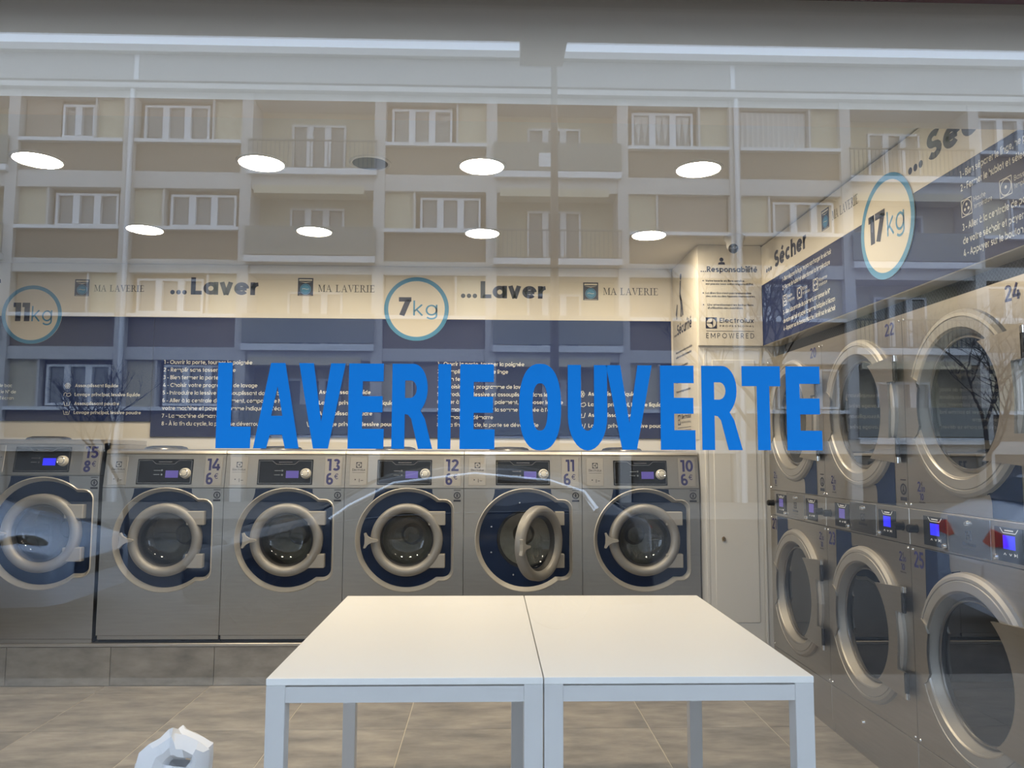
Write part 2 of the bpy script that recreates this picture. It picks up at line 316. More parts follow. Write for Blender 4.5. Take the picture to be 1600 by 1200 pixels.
def text_mesh(st, bold=0.0):
    """vertices, faces and x extent of a line of text with capitals one unit tall"""
    key = (st, bold)
    if key in _tc: return _tc[key]
    w = .115 + bold * 3.6; V, Fc = [], []; ox = 0.0; xs = []
    for c in st:
        wd, strokes = glyph(c, w)
        for s in strokes:
            closed = isinstance(s, tuple); P = s[1] if closed else s; n = len(P); base = len(V)
            for i, p in enumerate(P):
                a = P[(i - 1) % n] if closed or i else p; b = P[(i + 1) % n] if closed or i < n - 1 else p
                d1 = (p[0] - a[0], p[1] - a[1]); d2 = (b[0] - p[0], b[1] - p[1])
                l1 = math.hypot(*d1); l2 = math.hypot(*d2)
                if l1 < 1e-9: d1, l1 = d2, l2
                if l2 < 1e-9: d2, l2 = d1, l1
                u1 = (d1[0] / l1, d1[1] / l1); u2 = (d2[0] / l2, d2[1] / l2)
                nx, nz = -(u1[1] + u2[1]), u1[0] + u2[0]; l = math.hypot(nx, nz) or 1; nx /= l; nz /= l
                k = min(1 / max(.35, nx * -u1[1] + nz * u1[0]), 2.2) * w / 2
                V.append((ox + p[0] + nx * k, p[1] + nz * k)); V.append((ox + p[0] - nx * k, p[1] - nz * k))
            for i in range(n if closed else n - 1):
                j = (i + 1) % n; Fc.append((base + 2 * i, base + 2 * i + 1, base + 2 * j + 1, base + 2 * j))
        ox += wd + max(.05, .185 - w * .55)
    xs = [v[0] for v in V] or [0, 1]
    _tc[key] = (V, Fc, (min(xs), max(xs)))
    return _tc[key]
CAP = 1.0

def tag(o, label=None, cat=None, group=None, kind=None):
    if label: o['label'] = label
    if cat: o['category'] = cat
    if group: o['group'] = group
    if kind: o['kind'] = kind
    return o
def thing(name, label, cat, loc=(0, 0, 0), rotz=0.0, group=None):
    o = bpy.data.objects.new(name, None); COL.objects.link(o); o.location = loc; o.rotation_euler = (0, 0, rotz); o.empty_display_size = 0.1
    return tag(o, label, cat, group)
def struct(name, loc=(0, 0, 0)):
    o = bpy.data.objects.new(name, None); COL.objects.link(o); o.location = loc; o.empty_display_size = 0.1
    o['kind'] = 'structure'; return o
def copy_tree(o, parent=None):
    c = o.copy(); COL.objects.link(c)
    if parent: c.parent = parent
    for ch in list(o.children): copy_tree(ch, c)
    return c

# serif capitals for the shop's word mark (unit height, list of polygons)
def serif_word(mb, word, x, z, h, width, y=0.0):
    t, k, sf = 0.06, 0.13, 0.16         # thin, thick, serif half overhang
    def bar(x0, x1, z0, z1): return [(x0, z0), (x1, z0), (x1, z1), (x0, z1)]
    def G(c):
        if c == 'M': return 0.98, [[(.10, 0), (.145, 0), (.145, 1), (.10, 1)], [(.10, 1), (.23, 1), (.53, .12), (.47, 0)], [(.47, 0), (.53, .12), (.83, 1), (.78, 1)], bar(.76, .89, 0, 1), bar(0, .26, 0, t), bar(.66, 1, 0, t), bar(0, .2, 1 - t, 1), bar(.78, 1, 1 - t, 1)]
        if c == 'A': return 0.86, [[(.10, 0), (.15, 0), (.45, .9), (.42, 1)], [(.65, 0), (.80, 0), (.47, 1), (.40, 1)], bar(.22, .62, .33, .38), bar(0, .26, 0, t), bar(.54, .9, 0, t)]
        if c == 'L': return 0.70, [bar(.12, .25, 0, 1), bar(0, .62, 0, t), bar(0, .37, 1 - t, 1), [(.56, 0), (.62, 0), (.66, .27), (.63, .27)]]
        if c == 'V': return 0.84, [[(.08, 1), (.23, 1), (.47, .12), (.42, 0)], [(.74, 1), (.79, 1), (.46, 0), (.42, 0)], bar(0, .34, 1 - t, 1), bar(.62, .9, 1 - t, 1)]
        if c == 'E': return 0.72, [bar(.12, .25, 0, 1), bar(0, .64, 0, t), bar(0, .62, 1 - t, 1), bar(.2, .48, .49, .53), [(.58, 0), (.64, 0), (.68, .25), (.65, .25)], bar(.59, .62, .76, 1), bar(.46, .49, .4, .62)]
        if c == 'R': return 0.82, [bar(.12, .25, 0, 1), bar(0, .37, 0, t), bar(0, .4, 1 - t, 1), bar(.2, .42, .49, .53), [(.4, 1), (.58, .93), (.63, .76), (.57, .58), (.4, .49), (.4, .53), (.46, .6), (.5, .76), (.46, .91), (.4, .955)], [(.36, .5), (.48, .52), (.78, 0), (.66, 0)], bar(.66, .9, 0, t)]
        if c == 'I': return 0.44, [bar(.14, .27, 0, 1), bar(.02, .39, 0, t), bar(.02, .39, 1 - t, 1)]
        return 0.42, []
    items, cx = [], 0
    for c in word:
        wd, ps = G(c); items.append((cx, ps)); cx += wd + 0.06
    sx = width / (cx - 0.06)
    for ox, ps in items:
        for p in ps: mb.face([mb.v((x + (ox + a) * sx, y, z + b * h)) for a, b in p])
    return mb

def circle2(cx, cz, r, n=40, a0=0.0): return [(cx + r * math.cos(a0 + 2 * PI * i / n), cz + r * math.sin(a0 + 2 * PI * i / n)) for i in range(n)]
def emblem(mb, x, z, sz, y=0.0):
    """round-in-square company emblem: square with a circle cut out and the sign inside it"""
    h = sz / 2; n = 32
    mb.fill([[(x - h, z - h), (x + h, z - h), (x + h, z + h), (x - h, z + h)], circle2(x, z, h * 0.86, n)], y)
    mb.face([mb.v((x + a * h, y, z + b * h)) for a, b in ((.22, .84), (.22, -.84), (.30, -.80), (.30, .80))])
    mb.face([mb.v((x + a * h, y, z + b * h)) for a, b in ((.24, .60), (.10, .22), (-.24, .08), (-.84, .05), (-.84, -.05), (-.24, -.08), (.10, -.22), (.24, -.60))])
    return mb

# ------------------------------------------------------------------ room shell
BACK_Y, CEIL, GY = 5.47, 2.686, 1.8
tag(MB().box(-4.75, 1.304, BACK_Y, BACK_Y + 0.15, 0, CEIL).build('wall_back', M_wall), kind='structure')
tag(MB().box(-4.75, -4.6, GY, BACK_Y, 0, CEIL).build('wall_left', mat('grey_wall_paint', (.16, .16, .165), .6)), kind='structure')
tag(MB().box(2.75, 2.9, GY, BACK_Y + 0.15, 0, CEIL).build('wall_right', M_wall), kind='structure')
tag(MB().box(-4.75, 2.9, GY - 0.06, BACK_Y + 0.15, CEIL, CEIL + 0.2).build('ceiling', M_ceil), kind='structure')
fl = struct('floor')
MB().box(-4.75, 2.9, GY - 0.05, BACK_Y + 0.15, -0.14, -0.002).build('grout_bed', M_grout, fl)
xs = [-0.41 + 0.6115 * k for k in range(-7, 6)]; ys = [4.649 - 0.6105 * k for k in range(-1, 6)]
proto = None
for a, b in zip(xs, xs[1:]):
    for c, d in zip(ys[1:], ys):
        d2 = min(d, 4.785)
        if d2 - c < 0.3:
            MB().box(a + .0026, min(b, 2.74) - .0026, c + .0026, d2 - .0026, -0.02, 0.0008).build('tile', M_tile, fl); continue
        if proto is None:
            proto = MB().box(.0026, .6115 - .0026, .0026, .6105 - .0026, -0.02, 0.0008, bev=0.001).build('tile', M_tile, fl, loc=(a, c, 0))
        else: put('tile', proto.data, fl, (a, c, 0))
# pier with the utility door, right of the washers
tag(MB().box(1.304, 2.75, 4.82, BACK_Y + 0.15, 0, CEIL).build('wall_pier', M_pier), kind='structure')
dr = struct('door_1')
MB().box(1.338, 1.352, 4.812, 4.8195, 0, 2.03).box(1.690, 1.704, 4.812, 4.8195, 0, 2.03).build('jamb', M_pier, dr)
MB().box(1.356, 1.686, 4.814, 4.8195, 0.01, 2.025, bev=0.001).build('leaf', M_pier, dr)
MB().box(1.388, 1.655, 4.8095, 4.8139, 0.35, 1.957, bev=0.002).build('raised_panel', M_pier, dr)
lk = MB().lathe([(0, -.012), (.012, -.012), (.015, -.004), (.016, 0)], (1.439, 4.809, .852), 16, sx=.75).build('lock', M_brass, dr, 40); lk['label'] = 'brass lock cylinder'
# bulkhead just behind the glass, outer head rail of the window
tag(MB().box(-4.6, 2.75, 1.93, 2.04, 2.268, CEIL).build('trim_1', M_header), kind='structure')
win = struct('window_1')
MB().box(-4.3, 2.6, GY - 0.004, GY + 0.004, 0.06, 2.56).build('glass_pane', M_pane, win)
MB().box(-4.4, 2.7, GY - 0.05, GY - 0.006, 2.478, 2.56, bev=0.002).build('head_rail', M_red, win)
MB().box(-4.4, 2.7, GY - 0.05, GY + 0.05, -0.02, 0.06, bev=0.004).build('sill_rail', M_red, win)
for x in (-4.4, 2.6): MB().box(x, x + .1, GY - 0.05, GY + 0.05, 0.06, 2.479).build('side_post', M_red, win)

# washers' plinth
pl = struct('trim_2')
MB().box(-4.6, 1.303, 4.80, BACK_Y, 0.0, 0.224).build('core', M_grout, pl)
MB().box(-4.6, 1.303, 4.788, BACK_Y, 0.2245, 0.244, bev=0.003).build('edge_strip', M_alu, pl)
tp = None
for k in range(-3, 7):
    x0 = -2.83 + 0.605 * k
    if x0 + .605 > 1.31: x1 = 1.303
    else: x1 = x0 + .605
    if x1 - x0 < .604:
        MB().box(x0 + .002, x1, 4.79, 4.80, 0.002, 0.222).build('tile', M_ptile, pl)
    elif tp is None: tp = MB().box(.002, .603, 4.79, 4.80, 0.002, 0.222, bev=.001).build('tile', M_ptile, pl, loc=(x0, 0, 0))
    else: put('tile', tp.data, pl, (x0, 0, 0))

# ------------------------------------------------------------------ street side (seen in the glass)
ST = -0.15
tag(MB().box(-40, 40, -60, -1.9, ST - .3, ST - 0.03).build('road', M_asphalt), kind='structure')
tag(MB().box(-40, 40, -1.9, GY - .06, ST - .3, ST).build('sidewalk', M_pave), kind='structure')
tag(MB().box(-40, 40, -20.4, -14.5, ST - .03, ST).build('sidewalk_far', M_pave), kind='structure')
so = struct('ceiling_porch')
MB().box(-12, 12, 0.08, GY - .06, 3.3, 3.55).build('soffit', M_soffit, so)
MB().box(0.135, 0.345, -0.05, 0.5, 3.25, 3.55).build('beam_end', M_soffit, so)
wf = struct('wall_front')
MB().box(-12, 12, GY - .06, GY + .2, 2.89, 11.5).build('upper_wall', M_conc, wf)
MB().box(-12, -4.4, GY - .06, GY + .2, ST, 2.89).build('side_wall', M_conc, wf)
MB().box(2.7, 12, GY - .06, GY + .2, ST, 2.89).build('side_wall', M_conc, wf)
MB().box(-4.4, 2.7, GY - .06, GY + .1, 2.561, 2.889).build('lintel', M_conc, wf)
MB().box(-4.4, 2.7, GY - .06, GY + .0, ST, -0.021).build('threshold', M_conc, wf)

# --- apartment block across the street
FY = -20.4
bld = thing('apartment_building', 'four storey pale concrete apartment block with tan spandrels, reflected in the window', 'building', (0, FY, ST))
def bz(z): return z - ST
PX = [-22.6, -19.0, -14.85, -11.3, -7.65, -3.5, 0.02, 4.18, 7.77, 11.35, 15.55, 19.2, 22.8]
KIND = 'WBWWBWBWWBWW'
ZW = [(11.08, 12.42), (8.3, 9.53), (5.57, 6.85), (2.7, 4.15)]
XA, XB = PX[0], PX[-1]
MB().box(XA, XB, -9, -0.95, 0, bz(13.73)).build('core_wall', M_fcream, bld)
MB().box(XA, XB, -1.3, .18, bz(12.92), bz(13.75)).build('parapet', M_gconc, bld)
MB().box(XA, XB, -9, .42, bz(13.74), bz(13.975), bev=.01).build('roof_edge', M_conc, bld)
MB().box(XA, XB, -.3, .28, bz(12.63), bz(12.80)).build('cornice', M_conc, bld)
for z0, z1 in ((12.42, 12.629), (9.53, 10.06), (6.85, 7.28), (4.15, 4.54), (1.35, 1.75)):
    MB().box(XA, XB, -1.3, 0, bz(z0), bz(z1)).build('floor_band', M_conc, bld)
for x in (-20.5, -11.1, 7.7, 17.2): MB().box(x - .07, x + .07, .182, .20, bz(12.93), bz(13.73)).build('joint_strip', M_wwhite, bld)
pm = None
for x in PX:
    if pm is None: pm = MB().box(-.17, .17, -1.3, .06, 0, bz(12.62)).build('pilaster', M_conc, bld, loc=(x, 0, 0))
    else: put('pilaster', pm.data, bld, (x, 0, 0))
for x in (-20.6, -11.2, 7.79):
    MB().lathe([(.075, 0), (.075, bz(12.62))], (x, .15, 0), 10, 'z').build('downpipe', M_wwhite, bld, 40)
meshes = {}
def fresh(key, fn, name, m, parent, loc):
    """build the mesh once, then reuse its data for every further piece"""
    if key not in meshes:
        o = fn().build(name, m, parent, loc=loc); meshes[key] = o.data
        return o
    return put(name, meshes[key], parent, loc)
def bay_window(x0, x1, z0, z1, style, nl=3):
    """casement window with white frame and panes in the opening x0..x1, z0..z1"""
    wd, ht = x1 - x0, z1 - z0; k = (round(wd, 2), round(ht, 2))
    if style == 'blind':
        fresh(('b',) + k, lambda: MB().box(0, wd, -.32, -.22, 0, ht), 'shutter', M_blind, bld, (x0, 0, z0)); return
    cs = .32 if style == 'tan' else .18
    def frame():
        mb = MB(); t = .07
        mb.box(0, wd, -.35, -.2, 0, t).box(0, wd, -.35, -.2, ht - t, ht).box(0, t, -.35, -.2, t, ht - t).box(wd - t, wd, -.35, -.2, t, ht - t)
        for i in range(1, nl): mb.box(wd * i / nl - .1, wd * i / nl + .1, -.35, -.18, t, ht - t)
        return mb
    f = fresh(('f', nl) + k, frame, 'window', M_wwhite, bld, (x0, 0, z0))
    for i in range(nl):
        a, b = wd * i / nl + .09, wd * (i + 1) / nl - .09
        pk = ('p', round(b - a, 2), k[1])
        if pk not in meshes: meshes[pk] = MB().box(0, b - a, -.34, -.31, .07, ht - .07).build('pane', M_wpane, f, loc=(a, 0, 0)).data
        else: put('pane', meshes[pk], f, (a, 0, 0))
        if style == 'curtain':
            ck = ('c', round(b - a, 2), k[1])
            def cm():
                mb = MB(); w_ = b - a
                for s_ in (0, 1):
                    e0 = 0.0 if s_ == 0 else w_; d = 1 if s_ == 0 else -1
                    mb.quad((e0, -.30, ht - .08), (w_ / 2, -.30, ht - .08), (w_ / 2 - d * .06, -.30, .5), (w_ / 2 - d * .1, -.30, .1)) if s_ == 0 else mb.quad((e0, -.30, ht - .08), (w_ / 2, -.30, ht - .08), (w_ / 2 - d * .06, -.30, .5), (w_ / 2 - d * .1, -.30, .1))
                return mb
            if ck not in meshes: meshes[ck] = cm().build('curtain', M_curtain, f, loc=(a, 0, 0)).data
            else: put('curtain', meshes[ck], f, (a, 0, 0))
    return f
for bi in range(len(KIND)):
    x0, x1 = PX[bi] + .17, PX[bi + 1] - .17; W_ = x1 - x0
    for fi, (z0, z1) in enumerate(ZW):
        za, zb = bz(z0), bz(z1)
        zs = bz(ZW[fi][0] - .11); zl = bz((10.06, 7.28, 4.54, 1.75)[fi])
        if KIND[bi] == 'W':
            fresh(('sill', round(W_, 2)), lambda: MB().box(0, W_, -.3, .1, 0, .11), 'sill', M_wwhite, bld, (x0, 0, zs))
            fresh(('sp', round(W_, 2), round(zs - zl, 2)), lambda: MB().box(0, W_, -.6, -.1, 0, zs - zl), 'spandrel', M_tan, bld, (x0, 0, zl))
            pw = .9
            right = fi % 2 == 0
            pxa, pxb = (x1 - pw, x1) if right else (x0, x0 + pw)
            fresh(('cp', round(zb - za, 2)), lambda: MB().box(0, pw, -.5, -.18, 0, zb - za), 'side_panel', M_fcream, bld, (pxa, 0, za))
            dx = pxa - .06 if right else pxb
            fresh(('dv', round(zb - za, 2)), lambda: MB().box(0, .06, -.5, -.05, 0, zb - za), 'divider', M_conc, bld, (dx, 0, za))
            wx0, wx1 = (x0 + .05, pxa - .08) if right else (pxb + .08, x1 - .05)
            fresh(('wl', round(wx1 - wx0, 2), round(zb - za, 2)), lambda: MB().box(-.06, wx1 - wx0 + .06, -.6, -.36, 0, zb - za), 'window_back', M_tan, bld, (wx0, 0, za))
            st = random.choice(['plain', 'plain', 'plain', 'blind', 'plain'])
            if (bi, fi) == (2, 0) or (bi, fi) == (2, 2) or (bi, fi) == (7, 1) or (bi, fi) == (7, 2): st = 'blind'
            if (bi, fi) in ((7, 0),): st = 'curtain'
            if (bi, fi) in ((8, 0), (3, 0), (5, 0), (5, 1), (3, 1), (2, 1), (8, 1)): st = 'plain'
            if (bi, fi) == (2, 0): bay_window(wx1 - 1.05, wx1 - .05, za + .1, zb - .16, 'plain', 2); bay_window(wx0, wx1 - 1.1, za, zb, 'blind'); continue
            if (bi, fi) == (8, 0):
                n_ = 26; wdr = wx1 - wx0
                MB().loops([[(wdr * k_ / n_, -.26 + (.05 if k_ % 2 else -.02), 0) for k_ in range(n_ + 1)], [(wdr * k_ / n_, -.26 + (.03 if k_ % 2 else 0), zb - za - .05) for k_ in range(n_ + 1)]], ring=False).build('drape', M_curtain, bld, loc=(wx0, 0, za)); continue
            if st == 'blind': bay_window(wx0, wx1, za, zb, 'blind')
            else: bay_window(wx0 + .12, wx1 - .12, za + .05, zb - .14, st)
        else:
            # loggia: back wall with a french window, slab, railing
            zf = zl + .02
            bay_window(x0 + 1.0, x0 + 2.75, zf + .05, zf + 1.9, 'plain', 3).location.y = -.62
            fresh('slab%.2f' % W_, lambda: MB().box(-.1, W_ + .1, -1.3, .22, -.1, .1), 'balcony_slab', M_wwhite, bld, (x0, 0, zl))
            rt = zl + 1.02
            bars = (bi, fi) in ((4, 0), (6, 1), (9, 0), (1, 1), (9, 2))
            if bars:
                def rl():
                    mb = MB(); mb.box(-.1, W_ + .1, .14, .19, .88, .93).box(-.1, W_ + .1, .14, .18, .02, .05)
                    n = int(W_ / .13)
                    for i in range(n + 1): mb.box(-.08 + (W_ + .16) * i / n - .012, -.08 + (W_ + .16) * i / n + .012, .15, .175, .05, .88)
                    return mb
                o = fresh('rl%.2f' % W_, rl, 'railing', M_rail, bld, (x0, 0, zl + .1)); o['kind'] = 'stuff'
            else:
                fresh('rp%.2f' % W_, lambda: MB().box(-.1, W_ + .1, .13, .18, .04, .94), 'balcony_panel', M_railpanel, bld, (x0, 0, zl + .1))
            if fi % 2 == 1:
                fresh('aw%.2f' % W_, lambda: MB().box(.1, W_ - .3, -.5, .1, -.25, 0), 'rolled_awning', M_fcream, bld, (x0, 0, bz(ZW[fi][1]) + .1))
for bi in range(len(KIND)):
    x0, x1 = PX[bi] + .17, PX[bi + 1] - .17
    MB().box(x0 + .1, x1 - .1, -.6, -.2, 0, bz(1.34)).build('garage_door', M_garage, bld)
MB().box(1.5, 1.98, .19, .21, bz(10.3), bz(10.75), bev=.005).build('notice_board', M_wwhite, bld)

# --- street lamp post
lp = thing('lamp_post', 'slender brown street lamp post standing before the apartment block, seen as a reflection', 'street lamp', (1.0, -8.4, ST - .03))
MB().lathe([(.11, 0), (.10, .5), (.075, 1.0), (.066, 4.0), (.042, 9.5), (.0, 9.52)], (0, 0, 0), 14, 'z').build('pole', M_post, lp, 40)
MB().tube([(0, 0, 9.4), (0, .5, 9.75), (0, 1.3, 9.9)], .03).build('bracket', M_post, lp, 40)
MB().box(-.12, .12, 1.1, 1.7, 9.84, 9.96, bev=.03).build('lantern', M_grey, lp)

# --- bare trees
def tree(label, x, y, h, spread, seed, lean=0.0, r0=.07):
    t = thing('bare_tree', label, 'tree', (x, y, ST - .02)); rnd = random.Random(seed)
    tk = MB(); br = MB()
    def grow(p, d, l, r, lev):
        n = 4; pts = [p]; q = p
        for i in range(n):
            d = (d + Vector((rnd.uniform(-.22, .22), rnd.uniform(-.22, .22), rnd.uniform(-.05, .16)))).normalized()
            q = q + d * l / n; pts.append(q)
        (tk if lev == 0 else br).tube(pts, r, 6 if lev < 2 else 4, r * .5)
        if lev >= 4: return
        for i in range(5 if lev < 2 else 4):
            s = pts[rnd.choice([2, 3, 4, 4])] if lev else pts[rnd.choice([3, 4, 4])]
            a = rnd.uniform(0, 2 * PI); tl = rnd.uniform(.5, 1.0) * spread
            nd = (d + Vector((math.cos(a) * tl, math.sin(a) * tl, rnd.uniform(-.1, .35)))).normalized()
            grow(s, nd, l * rnd.uniform(.5, .72), r * .5, lev + 1)
    grow(Vector((0, 0, 0)), Vector((lean, 0, 1)), h * .45, r0, 0)
    tk.build('trunk', M_bark, t, 60); o = br.build('branches', M_bark, t, 60); o['kind'] = 'stuff'
tree('small bare tree reflected over the navy sign right of the 11kg badge', -6.3, -10.4, 3.1, .8, 3, r0=.05)
tree('wide bare tree reflected beside the pier signs, left of the dryers', 4.7, -9.4, 5.2, 1.0, 11, r0=.08)
tree('bare tree reflected over the dryers on the far right of the picture', 9.0, -10.6, 4.6, 1.0, 23, r0=.07)

# --- cars
def car(label, paint, trim, loc, rotz, flip=1, suv=0.0):
    """front of the car towards local +x"""
    t = thing('car', label, 'car', loc, rotz)
    H = 1.43 + suv
    # station: x, half width low, belt z, half width top, top z
    S = [(2.12, .62, .60, .45, .62), (2.02, .80, .66, .66, .72), (1.55, .87, .74, .74, .86), (.95, .88, .90, .72, .98), (.35, .89, .93, .62, H - .12), (-.25, .89, .95, .585, H), (-.95, .89, .97, .58, H - .02), (-1.5, .885, .99, .58, H - .13), (-1.9, .86, .99, .70, 1.06 + suv), (-2.1, .82, .92, .76, .98 + suv * .6), (-2.16, .76, .86, .70, .90 + suv * .5)]
    def sec(s):
        x, hl, zb, ht, zt = s
        h = [(hl * .93, .20), (hl, .34), (hl * 1.005, (zb + .3) / 2), (hl * .985, zb), (hl * .9 + ht * .1 - .02, zb + (zt - zb) * .12), (ht * 1.02, zt - .035), (ht * .86, zt), (0, zt + .02)]
        return [(x, a, z) for a, z in h] + [(x, -a, z) for a, z in h[-2::-1]]
    mb = MB(); mb.loops([sec(s) for s in S], ring=False, caps=(True, True))
    o = mb.build('body', paint, t, 70)
    def on(s0, s1, f, tt, off=.012, side=1):
        def g(s):
            x, hl, zb, ht, zt = s; a = Vector((x, hl * .9 + ht * .1 - .02, zb + (zt - zb) * .12)); b = Vector((x, ht * 1.02, zt - .035)); return a + (b - a) * tt
        p = g(s0).lerp(g(s1), f); return (p.x, side * (p.y + off), p.z)
    for side in (1, -1):
        A, B, C_, D_, E_ = S[3], S[4], S[5], S[6], S[7]; F_ = S[8]
        low = [on(A, B, .35, .06, side=side), on(B, C_, .3, .04, side=side), on(C_, D_, .4, .04, side=side), on(D_, E_, .6, .05, side=side), on(E_, F_, .35, .10, side=side)]
        up = [on(A, B, .62, .55, side=side), on(B, C_, .25, .84, side=side), on(C_, D_, .4, .88, side=side), on(D_, E_, .5, .86, side=side), on(E_, F_, .1, .72, side=side)]
        g = MB(); g.loops([low, up], ring=False); g.build('side_window', M_carglass, t)
        k = MB(); k.tube([Vector(p) + Vector((0, side * .004, .0)) for p in [low[0]] + up + [low[-1]]], .036, 8); k.build('window_trim', trim, t, 60)  # added tube; on the slate car its bright metal carries the sky sheen
        k = MB(); k.tube([Vector(p) + Vector((0, side * .004, -.01)) for p in low], .010, 6); k.build('belt_trim', paint, t, 60)
    def cross(i, f, t0): 
        a, b = S[i], S[i + 1]; return [x + (y - x) * f for x, y in zip(a, b)]
    a, b = cross(3, .12, 0), cross(4, .0, 0)
    MB().quad((a[0] + .02, -a[3] * .9, a[4] + .03), (a[0] + .02, a[3] * .9, a[4] + .03), (b[0] + .05, b[3] * .92, b[4] - .01), (b[0] + .05, -b[3] * .92, b[4] - .01)).build('windscreen', M_carglass, t)
    a, b = S[7], S[8]
    MB().quad((a[0] - .05, -a[3] * .86, a[4] - .02), (a[0] - .05, a[3] * .86, a[4] - .02), (b[0] - .01, b[3] * .9, b[4] + .035), (b[0] - .01, -b[3] * .9, b[4] + .035)).build('rear_window', M_carglass, t)
    for wx in (1.33, -1.28):
        for s in (1, -1):
            wh = MB().lathe([(.2, -.1), (.31, -.1), (.33, -.07), (.33, .07), (.31, .1), (.2, .1)], (wx, s * .80, .33), 28).build('tyre', M_tyre, t, 40)
            r = MB(); r.lathe([(.235, .06), (.225, .085), (.2, .09)], (wx, s * .83, .33), 28)
            for k in range(10):
                a = 2 * PI * k / 10; c_, s_ = math.cos(a), math.sin(a)
                r.tube([(wx, s * .91, .33), (wx + c_ * .215, s * .91, .33 + s_ * .215)], .014, 5)
            r.build('rim', M_alloy if paint is M_carsilver else M_alloydk, t, 40)
    for s in (1, -1):
        o = MB().fill([[(.0, .03), (.12, .0), (.42, .03), (.38, .12), (.16, .15)]], 0, .02).build('tail_light', M_tail, t)
        o.location = (-2.155, s * .32, .76 + suv * .4); o.rotation_euler = (0, 0, s * PI / 2 - PI / 2 * 0) if s > 0 else (0, 0, -PI / 2)
        if s > 0: o.rotation_euler = (0, 0, PI / 2)
        o.location.x -= .01
        o = MB().lathe([(0, .015), (.07, .012), (.105, .0), (.115, -.05)], (0, 0, 0), 18, 'x', sx=1.9).build('headlight', M_headl, t, 50)
        o.location = (1.80, s * .735, .70); o.rotation_euler = (0, 0, s * 1.05)
    MB().box(-2.19, -2.165, -.26, .26, .5, .61, bev=.004).build('number_plate', M_carwhite, t)
    MB().box(2.125, 2.15, -.45, .45, .40, .56, bev=.01).build('grille', M_tyre, t)
    return t
RZ = ST - .03
car('slate grey car with sky-sheen window surround, reflected over washers 13 to 10', M_cargrey, M_skysheen, (-0.67, -4.3, RZ), PI)
car('silver blue car with its dark headlight at the left edge, reflected over washer 15', M_carsilver, M_carsilver, (-5.9, -4.2, RZ), 0.0)
car('white car with red tail lights, reflected over the right dryers', M_carwhite, M_carwhite, (6.41, -2.96, RZ), math.radians(10), suv=.06)

# ------------------------------------------------------------------ lettering on the shop window
VX0, VZ0, VK = -0.621, 1.385, 1.3925 / 940
def VP(px, py): return (VX0 + (px - 340) * VK, VZ0 + (701 - py) * 0.1955 / 129)
T0, B0 = 571.5, 700.5
def arc(cx, cy, rx, ry, a0, a1, n=10): return [(cx + rx * math.cos(math.radians(a0 + (a1 - a0) * i / n)), cy - ry * math.sin(math.radians(a0 + (a1 - a0) * i / n))) for i in range(n + 1)]
def sup(cx, cy, rx, ry, n=40, e=2.4):
    o = []
    for i in range(n):
        a = 2 * PI * i / n; c, s = math.cos(a), math.sin(a)
        o.append((cx + rx * math.copysign(abs(c) ** (2 / e), c), cy + ry * math.copysign(abs(s) ** (2 / e), s)))
    return o
def gE(x0, x1, s=21.5): return [[(x0, T0), (x1 - 1.5, T0), (x1 - 1.5, 598.5), (x0 + s, 598.5), (x0 + s, 621), (x1 - 2.5, 621), (x1 - 2.5, 645.5), (x0 + s, 645.5), (x0 + s, 670.5), (x1, 670.5), (x1, B0), (x0, B0)]]
def gL(x0, x1): return [[(x0, T0), (x0 + 22, T0), (x0 + 22, 668), (x1, 668), (x1, B0), (x0, B0)]]
def gA(x0, x1):
    c = (x0 + x1) / 2
    return [[(c - 11, T0), (c + 11, T0), (x1, B0), (x1 - 21, B0), (x1 - 26, 680), (x0 + 25, 680), (x0 + 20, B0), (x0, B0)], [(c, 607), (c - 8.5, 651.5), (c + 8.5, 651.5)]]
def gV(x0, x1):
    c = (x0 + x1) / 2
    return [[(x0, T0), (x0 + 22.5, T0), (c, 660), (x1 - 22.5, T0), (x1, T0), (c + 11.5, B0), (c - 11.5, B0)]]
def gI(x0, x1): return [[(x0, T0), (x1, T0), (x1, B0), (x0, B0)]]
def gR(x0, x1):
    b = x1 - 8
    o = [(x0, T0), (x0 + 33, T0)] + arc(x0 + 33, 609, b - x0 - 33, 37.5, 80, -45, 12) + [(x0 + 44, 643), (x0 + 51, 655), (x1, B0), (x1 - 22, B0), (x0 + 30, 655), (x0 + 25, 649), (x0 + 20, 648), (x0 + 20, B0), (x0, B0)]
    i = [(x0 + 20, 597), (x0 + 29, 597)] + arc(x0 + 29, 610, 9, 13, 80, -80, 8) + [(x0 + 29, 623.5), (x0 + 20, 623.5)]
    return [o, i]
def gO(x0, x1): c = (x0 + x1) / 2; return [sup(c, (T0 + B0) / 2, (x1 - x0) / 2, (B0 - T0) / 2 + 1.5), sup(c, (T0 + B0) / 2, (x1 - x0) / 2 - 21, 36, e=2.6)]
def gU(x0, x1):
    c = (x0 + x1) / 2; R = (x1 - x0) / 2; r = R - 20.5
    return [[(x0, T0), (x0 + 20.5, T0), (x0 + 20.5, 655)] + arc(c, 655, r, 17, 180, 360, 10)[1:-1] + [(x1 - 20.5, 655), (x1 - 20.5, T0), (x1, T0), (x1, 650)] + arc(c, 650, R, 52, 360, 180, 16)[1:-1] + [(x0, 650)]]
def gT(x0, x1): c = (x0 + x1) / 2 + 3; return [[(x0, T0), (x1, T0), (x1, 602.5), (c + 10, 602.5), (c + 10, B0), (c - 10, B0), (c - 10, 602.5), (x0, 602.5)]]
vl = thing('vinyl_lettering', 'large blue capital letters LAVERIE OUVERTE stuck across the shop window', 'lettering', (0, GY - .0055, 0))
